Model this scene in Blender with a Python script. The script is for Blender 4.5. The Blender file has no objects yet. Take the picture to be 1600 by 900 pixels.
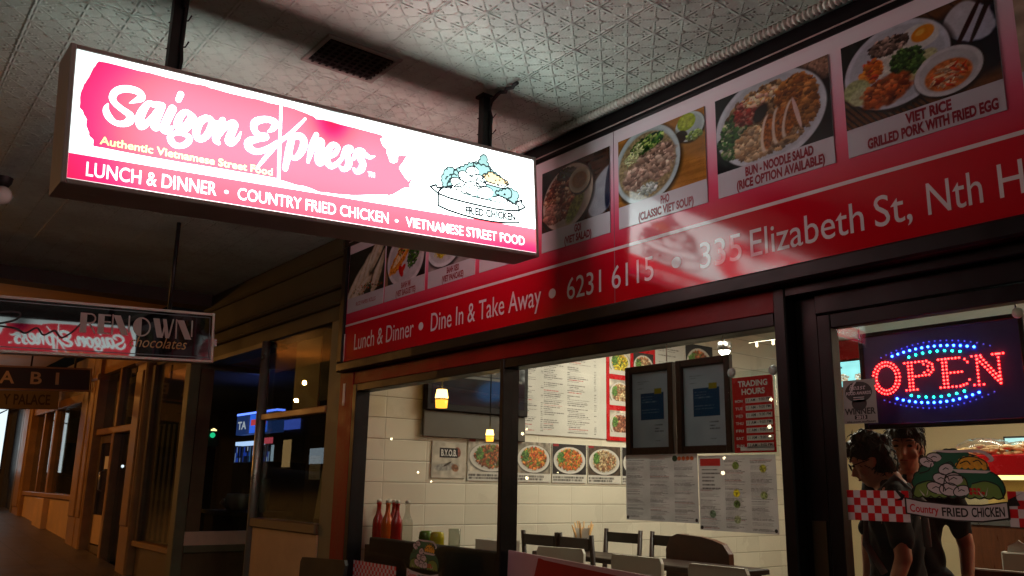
import bpy, bmesh, math, random
import numpy as np
from mathutils import Vector, Matrix
from mathutils.geometry import tessellate_polygon

R = math.radians
SC = bpy.context.scene
COL = SC.collection
random.seed(7)
RNG = np.random.RandomState(11)

# ------------------------------------------------------------------ camera, world, exposure, lamps
cam = bpy.data.cameras.new('camera')
cam.sensor_width = 36.0
cam.lens = 36.0 * 1334.0 / 1600.0
cam.clip_start = 0.05
cam.clip_end = 400.0
cam_o = bpy.data.objects.new('camera', cam)
COL.objects.link(cam_o)
_rt = Vector((0.61473666, 0.78853187, 0.01778561))
_dn = Vector((-0.16758227, 0.15261486, -0.97397376))
_fw = Vector((-0.7707237, 0.59575682, 0.22596191))
_m = Matrix((_rt, -_dn, -_fw)).transposed().to_4x4()
_m.translation = Vector((0.0, -2.7, 1.5))
cam_o.matrix_world = _m
SC.camera = cam_o

world = bpy.data.worlds.new('World')
SC.world = world
world.use_nodes = True
_wn = world.node_tree
_bg = _wn.nodes['Background']
_sky = _wn.nodes.new('ShaderNodeTexSky')
_sky.sky_type = 'NISHITA'
_sky.sun_disc = False
_sky.sun_elevation = R(-4)
_sky.sun_rotation = R(200)
_wn.links.new(_sky.outputs[0], _bg.inputs[0])
_bg.inputs[1].default_value = 0.05

SC.view_settings.view_transform = 'Standard'
SC.view_settings.look = 'None'
SC.view_settings.gamma = 1.0
SC.view_settings.use_curve_mapping = False
SC.view_settings.exposure = 0.0
SC.cycles.use_denoising = True
SC.cycles.max_bounces = 8
SC.cycles.transparent_max_bounces = 24
SC.cycles.sample_clamp_indirect = 4.0
SC.cycles.caustics_reflective = False
SC.cycles.caustics_refractive = False

SIGN_L = 7.6        # backlight of the hanging light box


def point_light(name, loc, color, power, radius=0.08):
    l = bpy.data.lights.new(name, 'POINT')
    l.color = color
    l.energy = power
    l.shadow_soft_size = radius
    o = bpy.data.objects.new(name, l)
    o.location = loc
    COL.objects.link(o)
    return o


def area_light(name, loc, color, power, sx, sy, rot=(0, 0, 0)):
    l = bpy.data.lights.new(name, 'AREA')
    l.shape = 'RECTANGLE'
    l.size = sx
    l.size_y = sy
    l.color = color
    l.energy = power
    o = bpy.data.objects.new(name, l)
    o.location = loc
    o.rotation_euler = rot
    COL.objects.link(o)
    return o


SODIUM = (1.0, 0.42, 0.09)
point_light('street_lamp_light', (-12.5, -9.0, 4.2), SODIUM, 110, 0.12)
point_light('under_awning_light', (-12.2, -2.6, 2.70), SODIUM, 46, 0.03)
point_light('under_awning_light', (-16.0, -2.7, 2.8), SODIUM, 60, 0.03)  # second light added to carry the orange towards the far shop
point_light('far_street_lamp_light', (-24.0, -8.0, 4.4), SODIUM, 420, 0.06)
point_light('street_side_fill_light', (3.5, -11.0, 4.3), (1.0, 0.84, 0.62), 230, 0.12)  # unseen fill added to brighten windows and frames from the camera side
point_light('awning_fill_light', (2.4, -1.6, 2.5), (1.0, 0.95, 0.80), 20, 0.06)  # added fill for the upper right ceiling; no fitting stands there
# fluorescent troffers of the restaurant
for _x, _y, _p in ((-4.0, 2.4, 58), (-2.6, 4.2, 40), (-0.6, 2.9, 15)):
    area_light('restaurant_troffer_light', (_x, _y, 3.0), (1.0, 0.90, 0.74), _p, 1.2, 0.3)
point_light('room_fill_light', (0.4, 3.3, 2.3), (1.0, 0.80, 0.55), 22, 0.15)  # added fill that brightens the room's ceiling, kept out of view
point_light('room_fill_light', (-0.3, 4.6, 2.2), (1.0, 0.78, 0.50), 34, 0.15)  # second added fill, deeper in the room

# ------------------------------------------------------------------ materials


def s2l(c):
    c = c / 255.0
    return c / 12.92 if c <= 0.04045 else ((c + 0.055) / 1.055) ** 2.4


def rgb(r, g, b):
    return (s2l(r), s2l(g), s2l(b), 1.0)


class E:
    """A little expression builder for math nodes."""
    def __init__(s, nt, sock):
        s.nt, s.s = nt, sock

    def _op(s, op, o=None, o2=None):
        n = s.nt.nodes.new('ShaderNodeMath')
        n.operation = op
        s.nt.links.new(s.s, n.inputs[0])
        for k, v in ((1, o), (2, o2)):
            if v is None:
                continue
            if isinstance(v, E):
                s.nt.links.new(v.s, n.inputs[k])
            else:
                n.inputs[k].default_value = v
        return E(s.nt, n.outputs[0])

    def __add__(s, o): return s._op('ADD', o)
    def __sub__(s, o): return s._op('SUBTRACT', o)
    def __mul__(s, o): return s._op('MULTIPLY', o)
    def __truediv__(s, o): return s._op('DIVIDE', o)
    def abs(s): return s._op('ABSOLUTE')
    def fract(s): return s._op('FRACT')
    def sqrt(s): return s._op('SQRT')
    def exp(s): return s._op('EXPONENT')
    def max(s, o): return s._op('MAXIMUM', o)
    def min(s, o): return s._op('MINIMUM', o)
    def lt(s, o): return s._op('LESS_THAN', o)
    def gt(s, o): return s._op('GREATER_THAN', o)

    def smooth(s, a, b):
        n = s.nt.nodes.new('ShaderNodeMapRange')
        n.interpolation_type = 'SMOOTHSTEP'
        s.nt.links.new(s.s, n.inputs[0])
        n.inputs[1].default_value = a
        n.inputs[2].default_value = b
        n.inputs[3].default_value = 0.0
        n.inputs[4].default_value = 1.0
        return E(s.nt, n.outputs[0])


def pos_xyz(nt):
    g = nt.nodes.new('ShaderNodeNewGeometry')
    sp = nt.nodes.new('ShaderNodeSeparateXYZ')
    nt.links.new(g.outputs['Position'], sp.inputs[0])
    return [E(nt, sp.outputs[i]) for i in range(3)]


def mat(name, col, rough=0.6, metal=0.0, mottle=0.12, scale=6.0, bump=0.0, bscale=40.0, coat=0.0, spec=0.5, stretch=None, rvar=0.1):
    """Painted / solid surface: base colour broken up by two octaves of noise, uneven gloss, optional fine bump."""
    m = bpy.data.materials.new(name)
    m.use_nodes = True
    nt = m.node_tree
    b = nt.nodes['Principled BSDF']
    b.inputs['Metallic'].default_value = metal
    b.inputs['Specular IOR Level'].default_value = spec
    b.inputs['Coat Weight'].default_value = coat
    b.inputs['Coat Roughness'].default_value = 0.05
    tc = nt.nodes.new('ShaderNodeTexCoord')
    mp = nt.nodes.new('ShaderNodeMapping')
    nt.links.new(tc.outputs['Object'], mp.inputs[0])
    if stretch:
        mp.inputs['Scale'].default_value = stretch
    nz = nt.nodes.new('ShaderNodeTexNoise')
    nz.inputs['Scale'].default_value = scale
    nz.inputs['Detail'].default_value = 7.0
    nz.inputs['Roughness'].default_value = 0.62
    nt.links.new(mp.outputs[0], nz.inputs['Vector'])
    rp = nt.nodes.new('ShaderNodeMapRange')
    rp.inputs[1].default_value = 0.3
    rp.inputs[2].default_value = 0.7
    rp.inputs[3].default_value = 1.0 - mottle
    rp.inputs[4].default_value = 1.0 + mottle
    nt.links.new(nz.outputs[0], rp.inputs[0])
    mx = nt.nodes.new('ShaderNodeVectorMath')
    mx.operation = 'SCALE'
    mx.inputs[0].default_value = col[:3]
    nt.links.new(rp.outputs[0], mx.inputs['Scale'])
    nt.links.new(mx.outputs[0], b.inputs['Base Color'])
    rr = nt.nodes.new('ShaderNodeMapRange')
    rr.inputs[1].default_value = 0.3
    rr.inputs[2].default_value = 0.7
    rr.inputs[3].default_value = max(0.02, rough - rvar)
    rr.inputs[4].default_value = min(1.0, rough + rvar)
    nt.links.new(nz.outputs[0], rr.inputs[0])
    nt.links.new(rr.outputs[0], b.inputs['Roughness'])
    if bump:
        n2 = nt.nodes.new('ShaderNodeTexNoise')
        n2.inputs['Scale'].default_value = bscale
        n2.inputs['Detail'].default_value = 4.0
        nt.links.new(mp.outputs[0], n2.inputs['Vector'])
        bp = nt.nodes.new('ShaderNodeBump')
        bp.inputs['Strength'].default_value = bump
        bp.inputs['Distance'].default_value = 0.004
        nt.links.new(n2.outputs[0], bp.inputs['Height'])
        nt.links.new(bp.outputs[0], b.inputs['Normal'])
    return m


def emit(name, col, strength):
    m = bpy.data.materials.new(name)
    m.use_nodes = True
    nt = m.node_tree
    b = nt.nodes['Principled BSDF']
    b.inputs['Base Color'].default_value = (col[0] * .6, col[1] * .6, col[2] * .6, 1)
    b.inputs['Emission Color'].default_value = (col[0], col[1], col[2], 1)
    b.inputs['Emission Strength'].default_value = strength
    b.inputs['Roughness'].default_value = 0.4
    return m


def printed(name, rough=0.35, coat=0.0, emis=0.0, mul=1.0, thin=0.0):
    """Printed sheet: the ink colours are stored per vertex."""
    m = bpy.data.materials.new(name)
    m.use_nodes = True
    nt = m.node_tree
    b = nt.nodes['Principled BSDF']
    a = nt.nodes.new('ShaderNodeAttribute')
    a.attribute_name = 'ink'
    v = nt.nodes.new('ShaderNodeVectorMath')
    v.operation = 'SCALE'
    v.inputs['Scale'].default_value = mul
    nt.links.new(a.outputs['Color'], v.inputs[0])
    nt.links.new(v.outputs[0], b.inputs['Base Color'])
    b.inputs['Roughness'].default_value = rough
    b.inputs['Coat Weight'].default_value = coat
    b.inputs['Coat Roughness'].default_value = 0.04
    if emis:
        nt.links.new(v.outputs[0], b.inputs['Emission Color'])
        b.inputs['Emission Strength'].default_value = emis
    if thin:                                   # paper that lets light through from behind
        t = nt.nodes.new('ShaderNodeBsdfTranslucent')
        nt.links.new(v.outputs[0], t.inputs[0])
        mx = nt.nodes.new('ShaderNodeMixShader')
        mx.inputs[0].default_value = thin
        nt.links.new(b.outputs[0], mx.inputs[1])
        nt.links.new(t.outputs[0], mx.inputs[2])
        nt.links.new(mx.outputs[0], nt.nodes['Material Output'].inputs[0])
    return m


def glass(name, tint=(0.93, 0.96, 0.94), rough=0.0, dirt=0.02):
    """Window glass: clear, mirror-like by Fresnel, with a thin film of dust."""
    m = bpy.data.materials.new(name)
    m.use_nodes = True
    nt = m.node_tree
    for n in list(nt.nodes):
        if n.type != 'OUTPUT_MATERIAL':
            nt.nodes.remove(n)
    out = nt.nodes['Material Output']
    tr = nt.nodes.new('ShaderNodeBsdfTransparent')
    tr.inputs[0].default_value = tint + (1,)
    gl = nt.nodes.new('ShaderNodeBsdfGlossy')
    gl.inputs['Roughness'].default_value = rough
    lw = nt.nodes.new('ShaderNodeLayerWeight')
    lw.inputs['Blend'].default_value = 0.5
    fz = E(nt, lw.outputs['Facing'])
    f2 = fz * fz
    fr = (f2 * f2 * fz) * 0.85 + 0.045          # Schlick, same from both sides of the sheet
    mx = nt.nodes.new('ShaderNodeMixShader')
    nt.links.new(fr.s, mx.inputs[0])
    nt.links.new(tr.outputs[0], mx.inputs[1])
    nt.links.new(gl.outputs[0], mx.inputs[2])
    df = nt.nodes.new('ShaderNodeBsdfDiffuse')
    df.inputs[0].default_value = (.5, .5, .48, 1)
    nz = nt.nodes.new('ShaderNodeTexNoise')
    nz.inputs['Scale'].default_value = 3.0
    nz.inputs['Detail'].default_value = 8.0
    tc = nt.nodes.new('ShaderNodeTexCoord')
    nt.links.new(tc.outputs['Object'], nz.inputs['Vector'])
    mr = nt.nodes.new('ShaderNodeMapRange')
    mr.inputs[1].default_value = 0.35
    mr.inputs[2].default_value = 0.75
    mr.inputs[3].default_value = dirt * 0.3
    mr.inputs[4].default_value = dirt * 1.8
    nt.links.new(nz.outputs[0], mr.inputs[0])
    m2 = nt.nodes.new('ShaderNodeMixShader')
    nt.links.new(mr.outputs[0], m2.inputs[0])
    nt.links.new(mx.outputs[0], m2.inputs[1])
    nt.links.new(df.outputs[0], m2.inputs[2])
    nt.links.new(m2.outputs[0], out.inputs[0])
    return m


def sign_light(name, ink, pale=None):
    """Translucent printed acrylic lit by the tubes behind it; the tubes leave the street end, the top joint and the edges dimmer."""
    m = bpy.data.materials.new(name)
    m.use_nodes = True
    nt = m.node_tree
    x, y, z = pos_xyz(nt)
    u = y + 2.274
    v = z - 2.402 - u * 0.0555
    # tubes run lengthwise in the middle of the box and start a hand's width from its street end
    ends = u.smooth(-0.02, 0.36) * 0.74 + 0.26
    prof = ((v - 0.25).abs()).smooth(0.30, 0.03) * 0.5 + 0.5
    du = (u - 0.90) / 0.085
    dv = (v - 0.42) / 0.11
    notch = ((du * du + dv * dv) * -1.0).exp() * -0.8 + 1.0
    dr = (u - 1.92) / 0.35
    low = v.smooth(0.10, 0.02)
    edge = ((dr * dr) * -1.0).exp() * low * -0.5 + 1.0
    L = ends * prof * notch * edge * SIGN_L
    b = nt.nodes['Principled BSDF']
    b.inputs['Base Color'].default_value = (ink[0] * .5, ink[1] * .5, ink[2] * .5, 1)
    b.inputs['Roughness'].default_value = 0.3
    b.inputs['Emission Color'].default_value = (ink[0], ink[1], ink[2], 1)
    if pale:                                    # overexposure put into the ink: paler where the backlight is strong
        mix = nt.nodes.new('ShaderNodeMix')
        mix.data_type = 'RGBA'
        mix.inputs[6].default_value = tuple(ink) + (1,)
        mix.inputs[7].default_value = tuple(pale) + (1,)
        nt.links.new(L.smooth(1.8, 5.0).s, mix.inputs[0])
        nt.links.new(mix.outputs[2], b.inputs['Emission Color'])
    nt.links.new(L.s, b.inputs['Emission Strength'])
    return m


def tin_ceiling(name, col, pitch=0.15):
    """Pressed metal ceiling: stars on a square grid joined by ribs and beaded diagonals, leaf bosses between."""
    m = bpy.data.materials.new(name)
    m.use_nodes = True
    nt = m.node_tree
    b = nt.nodes['Principled BSDF']
    x, y, z = pos_xyz(nt)
    px = x / pitch
    py = y / pitch
    fx = (px + 0.40).fract() - 0.5
    fy = (py + 0.18).fract() - 0.5
    ax, ay = fx.abs(), fy.abs()
    r = (fx * fx + fy * fy).sqrt()
    star = r.smooth(0.17, 0.02)
    arm_x = ay.smooth(0.045, 0.0) * ax.smooth(0.47, 0.36)
    arm_y = ax.smooth(0.045, 0.0) * ay.smooth(0.47, 0.36)
    diag = (ax - ay).abs().smooth(0.05, 0.0)
    bead = ((ax * 16.0).fract() - 0.5).abs().smooth(0.5, 0.1)
    diag = diag * bead * 0.55
    bx = ax - 0.30
    by = ay - 0.12
    leaf1 = (bx * bx + by * by).sqrt().smooth(0.06, 0.01)
    bx2 = ax - 0.12
    by2 = ay - 0.30
    leaf2 = (bx2 * bx2 + by2 * by2).sqrt().smooth(0.06, 0.01)
    cx = ax - 0.5
    cy = ay - 0.5
    rose = (cx * cx + cy * cy).sqrt().smooth(0.13, 0.04)
    h = star.max(arm_x * 0.8).max(arm_y * 0.8).max(diag).max(leaf1 * 0.7).max(leaf2 * 0.7).max(rose * 0.6)
    nz = nt.nodes.new('ShaderNodeTexNoise')
    nz.inputs['Scale'].default_value = 2.2
    nz.inputs['Detail'].default_value = 6.0
    g = nt.nodes.new('ShaderNodeNewGeometry')
    nt.links.new(g.outputs['Position'], nz.inputs['Vector'])
    n2 = nt.nodes.new('ShaderNodeTexNoise')
    n2.inputs['Scale'].default_value = 60.0
    n2.inputs['Detail'].default_value = 3.0
    nt.links.new(g.outputs['Position'], n2.inputs['Vector'])
    # lapped sheets: a raised seam every eight and every four repeats, each sheet dented a little
    sx = ((px / 12.0 + 0.31).fract() - 0.5).abs().smooth(0.006, 0.0)
    sy = ((py / 4.0 + 0.44).fract() - 0.5).abs().smooth(0.016, 0.0)
    n4 = nt.nodes.new('ShaderNodeTexNoise')
    n4.inputs['Scale'].default_value = 3.0
    nt.links.new(g.outputs['Position'], n4.inputs['Vector'])
    hh = h * (E(nt, n4.outputs[0]).smooth(0.2, 0.65) * 0.6 + 0.4) + E(nt, n2.outputs[0]) * 0.22 + sx.max(sy) * 0.6 + E(nt, n4.outputs[0]) * 2.2
    bp = nt.nodes.new('ShaderNodeBump')
    bp.inputs['Strength'].default_value = 1.0
    bp.inputs['Distance'].default_value = 0.011
    nt.links.new(hh.s, bp.inputs['Height'])
    nt.links.new(bp.outputs[0], b.inputs['Normal'])
    k = E(nt, nz.outputs[0]).smooth(0.25, 0.75) * 0.3 + 0.82
    n3 = nt.nodes.new('ShaderNodeTexNoise')
    n3.inputs['Scale'].default_value = 0.9
    n3.inputs['Detail'].default_value = 9.0
    n3.inputs['Roughness'].default_value = 0.7
    nt.links.new(g.outputs['Position'], n3.inputs['Vector'])
    k = k * (E(nt, n3.outputs[0]).smooth(0.62, 0.50) * 0.22 + 0.78)     # old water stains
    k = k * (h.smooth(0.25, 0.6) * -0.10 + 1.0)      # raised pattern slightly darker
    v = nt.nodes.new('ShaderNodeVectorMath')
    v.operation = 'SCALE'
    v.inputs[0].default_value = col[:3]
    nt.links.new(k.s, v.inputs['Scale'])
    nt.links.new(v.outputs[0], b.inputs['Base Color'])
    b.inputs['Roughness'].default_value = 0.5
    return m


def tiles(name, col, grout, tw, th, oy=0.0, oz=0.0, axis='y'):
    m = bpy.data.materials.new(name)
    m.use_nodes = True
    nt = m.node_tree
    b = nt.nodes['Principled BSDF']
    x, y, z = pos_xyz(nt)
    a = y if axis == 'y' else x
    fa = ((a + oy) / tw).fract()
    fz = ((z + oz) / th).fract()
    da = (fa - 0.5).abs() * tw
    dz = (fz - 0.5).abs() * th
    g = (da.smooth(tw / 2 - 0.0016, tw / 2) * 0.35).max(dz.smooth(th / 2 - 0.003, th / 2 - 0.001))
    mix = nt.nodes.new('ShaderNodeMix')
    mix.data_type = 'RGBA'
    wn = nt.nodes.new('ShaderNodeTexWhiteNoise')
    wn.noise_dimensions = '2D'
    cb = nt.nodes.new('ShaderNodeCombineXYZ')
    qa, qz = (a + oy) / tw, (z + oz) / th
    nt.links.new((qa - qa.fract()).s, cb.inputs[0])
    nt.links.new((qz - qz.fract()).s, cb.inputs[1])
    nt.links.new(cb.outputs[0], wn.inputs['Vector'])
    gn = nt.nodes.new('ShaderNodeTexNoise')
    gn.inputs['Scale'].default_value = 1.7
    gn.inputs['Detail'].default_value = 8.0
    gg = nt.nodes.new('ShaderNodeNewGeometry')
    nt.links.new(gg.outputs['Position'], gn.inputs['Vector'])
    tone = E(nt, wn.outputs['Value']) * 0.10 + E(nt, gn.outputs[0]) * 0.30 + 0.80
    sc = nt.nodes.new('ShaderNodeVectorMath')
    sc.operation = 'SCALE'
    sc.inputs[0].default_value = col[:3]
    nt.links.new(tone.s, sc.inputs['Scale'])
    nt.links.new(sc.outputs[0], mix.inputs[6])
    mix.inputs[7].default_value = grout
    rgn = E(nt, wn.outputs['Value']) * 0.12 + E(nt, gn.outputs[0]) * 0.3 + 0.10
    nt.links.new(g.s, mix.inputs[0])
    nt.links.new(mix.outputs[2], b.inputs['Base Color'])
    nt.links.new(rgn.s, b.inputs['Roughness'])
    h = (da.smooth(tw / 2 - 0.001, tw / 2 - 0.008)).min(dz.smooth(th / 2 - 0.001, th / 2 - 0.008))
    bp = nt.nodes.new('ShaderNodeBump')
    bp.inputs['Strength'].default_value = 0.5
    bp.inputs['Distance'].default_value = 0.003
    nt.links.new(h.s, bp.inputs['Height'])
    nt.links.new(bp.outputs[0], b.inputs['Normal'])
    return m


def paving(name, col, joint, tw, th):
    m = mat(name, col, 0.45, mottle=0.5, scale=2.5, bump=0.5, bscale=60)
    nt = m.node_tree
    b = nt.nodes['Principled BSDF']
    x, y, z = pos_xyz(nt)
    fy = y / th
    row = (fy - fy.fract()) * 0.5
    da = ((x / tw + row).fract() - 0.5).abs()
    dz = (fy.fract() - 0.5).abs()
    g = da.smooth(0.485, 0.497).max(dz.smooth(0.485, 0.497))
    old = b.inputs['Base Color'].links[0].from_socket
    mix = nt.nodes.new('ShaderNodeMix')
    mix.data_type = 'RGBA'
    nt.links.new(g.s, mix.inputs[0])
    nt.links.new(old, mix.inputs[6])
    mix.inputs[7].default_value = joint
    nt.links.new(mix.outputs[2], b.inputs['Base Color'])
    return m


def stripes(name, c1, c2, pitch, axis=0, rough=0.7, duty=0.5):
    m = bpy.data.materials.new(name)
    m.use_nodes = True
    nt = m.node_tree
    b = nt.nodes['Principled BSDF']
    p = pos_xyz(nt)[axis]
    f = (p / pitch).fract().gt(duty)
    mix = nt.nodes.new('ShaderNodeMix')
    mix.data_type = 'RGBA'
    mix.inputs[6].default_value = c1
    mix.inputs[7].default_value = c2
    nt.links.new(f.s, mix.inputs[0])
    nt.links.new(mix.outputs[2], b.inputs['Base Color'])
    b.inputs['Roughness'].default_value = rough
    return m


def panel_gradient(name):
    """The fascia print: a pale lilac top fading through rose to red, solid red below the white rule."""
    m = bpy.data.materials.new(name)
    m.use_nodes = True
    nt = m.node_tree
    b = nt.nodes['Principled BSDF']
    x, y, z = pos_xyz(nt)
    n = nt.nodes.new('ShaderNodeValToRGB')
    t = (z - 2.304) / 0.821
    nt.links.new(t.s, n.inputs[0])
    cr = n.color_ramp
    cr.elements[0].position = 0.0
    cr.elements[0].color = rgb(172, 4, 20)
    cr.elements[1].position = 0.30
    cr.elements[1].color = rgb(180, 8, 32)
    for p_, c_ in ((0.33, (190, 32, 58)), (0.48, (214, 80, 110)), (0.66, (224, 148, 172)), (0.84, (228, 200, 214)), (0.97, (232, 222, 230))):
        e = cr.elements.new(p_)
        e.color = rgb(*c_)
    nt.links.new(n.outputs[0], b.inputs['Base Color'])
    b.inputs['Roughness'].default_value = 0.095
    b.inputs['IOR'].default_value = 1.5
    nz = nt.nodes.new('ShaderNodeTexNoise')
    nz.inputs['Scale'].default_value = 1.6
    nz.inputs['Detail'].default_value = 2.0
    g = nt.nodes.new('ShaderNodeNewGeometry')
    nt.links.new(g.outputs['Position'], nz.inputs['Vector'])
    bp = nt.nodes.new('ShaderNodeBump')
    bp.inputs['Strength'].default_value = 0.03
    bp.inputs['Distance'].default_value = 0.01
    nt.links.new(nz.outputs[0], bp.inputs['Height'])
    nt.links.new(bp.outputs[0], b.inputs['Normal'])
    return m


M = {}
M['black_paint'] = mat('black_paint', rgb(20, 17, 19), 0.42, mottle=0.3, bump=0.15, bscale=25, spec=.2)
M['black_matte'] = mat('black_matte', rgb(20, 19, 20), 0.6, mottle=0.3)
M['red_paint'] = mat('red_paint', rgb(120, 12, 16), 0.5, spec=.2, mottle=0.2, bump=0.4, bscale=45)
M['alu'] = mat('painted_frame', rgb(186, 166, 164), 0.5, mottle=0.12, scale=9)
M['dark_metal'] = mat('dark_metal', rgb(40, 36, 36), 0.5, metal=0.3, mottle=0.25)
M['steel'] = mat('steel', rgb(150, 150, 148), 0.3, metal=0.9)
M['glass'] = glass('shop_glass', dirt=0.006)
M['glass_old'] = glass('dusty_glass', (0.80, 0.84, 0.80), 0.0, 0.012)
M['ceiling_tin'] = tin_ceiling('pressed_tin_ceiling', rgb(192, 212, 200))
M['plaster_white'] = mat('white_plaster', rgb(205, 200, 185), 0.6, mottle=0.06, scale=2)
M['tile'] = tiles('cream_wall_tiles', rgb(222, 214, 194), rgb(138, 130, 110), 0.35, 0.148, 0.02, -0.032)
M['floor_in'] = tiles('brown_floor_tiles', rgb(84, 66, 54), rgb(50, 44, 40), 0.3, 0.3)
M['red_gloss'] = mat('red_gloss', rgb(190, 16, 24), 0.25, mottle=0.1)
M['dark_wood'] = mat('dark_wood', rgb(40, 22, 15), 0.45, spec=.3, mottle=0.35, scale=5, stretch=(1, 1, 8))
M['mid_wood'] = mat('brown_wood', rgb(104, 58, 32), 0.35, mottle=0.3, scale=5, stretch=(8, 1, 1))
M['white_plastic'] = mat('white_plastic', rgb(214, 210, 196), 0.4, mottle=0.04)
M['paper'] = mat('paper', rgb(224, 220, 214), 0.55, mottle=0.04)
M['print_back'] = mat('print_white', rgb(186, 182, 190), 0.1, mottle=0.04, rvar=.03)
M['white_ink'] = mat('white_vinyl', rgb(206, 194, 198), 0.07, mottle=0.05, rvar=.02)
M['maroon_ink'] = mat('maroon_ink', rgb(128, 10, 34), 0.35, mottle=0.05)
M['dark_ink'] = mat('black_ink', rgb(28, 26, 26), 0.4, mottle=0.1)
M['red_ink'] = mat('red_vinyl', rgb(196, 24, 32), 0.35, mottle=0.06)
M['green_dark'] = mat('dark_green_vinyl', rgb(26, 92, 66), 0.4, mottle=0.1)
M['green_light'] = mat('olive_green_vinyl', rgb(112, 140, 66), 0.4, mottle=0.1)
M['yellow_ink'] = mat('golden_vinyl', rgb(226, 164, 50), 0.4, mottle=0.25, scale=60)
M['print'] = printed('photo_print', 0.08, mul=0.78)
M['print_thin'] = printed('thin_paper_print', 0.5, thin=0.5)
M['print_matte'] = printed('paper_print', 0.5)
M['fascia_panel'] = panel_gradient('fascia_print')
M['timber'] = mat('cream_brown_paint', rgb(150, 112, 66), 0.45, mottle=0.25, scale=5, bump=0.3, bscale=30)
M['timber_dark'] = mat('brown_paint', rgb(98, 80, 54), 0.45, mottle=0.3, scale=4, bump=0.3, bscale=30)
M['olive'] = mat('olive_render', rgb(106, 102, 76), 0.6, mottle=0.2, scale=4, bump=0.25, bscale=60)
M['riser'] = mat('rendered_riser', rgb(190, 156, 116), 0.65, mottle=0.15, scale=3, bump=0.3, bscale=70)
M['post_metal'] = mat('aluminium_post', rgb(150, 150, 140), 0.35, metal=0.6, mottle=0.15)
M['dim_wall'] = mat('dim_wall', rgb(90, 76, 58), 0.8, mottle=0.3, scale=2)
M['black_cloth'] = mat('black_cloth', rgb(26, 25, 28), 0.85, mottle=0.3, scale=20)
M['grey_cloth'] = mat('grey_strap', rgb(110, 110, 112), 0.8, mottle=0.2, scale=20)
M['skin'] = mat('skin', rgb(196, 140, 112), 0.5, mottle=0.08, scale=12)
M['hair'] = mat('dark_hair', rgb(26, 20, 18), 0.45, mottle=0.4, scale=40, stretch=(1, 1, 5))
M['jeans'] = mat('dark_trousers', rgb(36, 38, 50), 0.85, mottle=0.2, scale=30)

# ------------------------------------------------------------------ builders


class Frame:
    """A plane in the world: origin, u to the right, v up, n towards the viewer of the plane."""
    def __init__(s, o, u, v):
        s.o, s.u, s.v = Vector(o), Vector(u).normalized(), Vector(v).normalized()
        s.n = s.u.cross(s.v).normalized()

    def p(s, a, b, c=0.0):
        return s.o + s.u * a + s.v * b + s.n * c


FACADE = Frame((0, 0, 0), (1, 0, 0), (0, 0, 1))


def facade(y):
    return Frame((0, y, 0), (1, 0, 0), (0, 0, 1))


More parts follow.
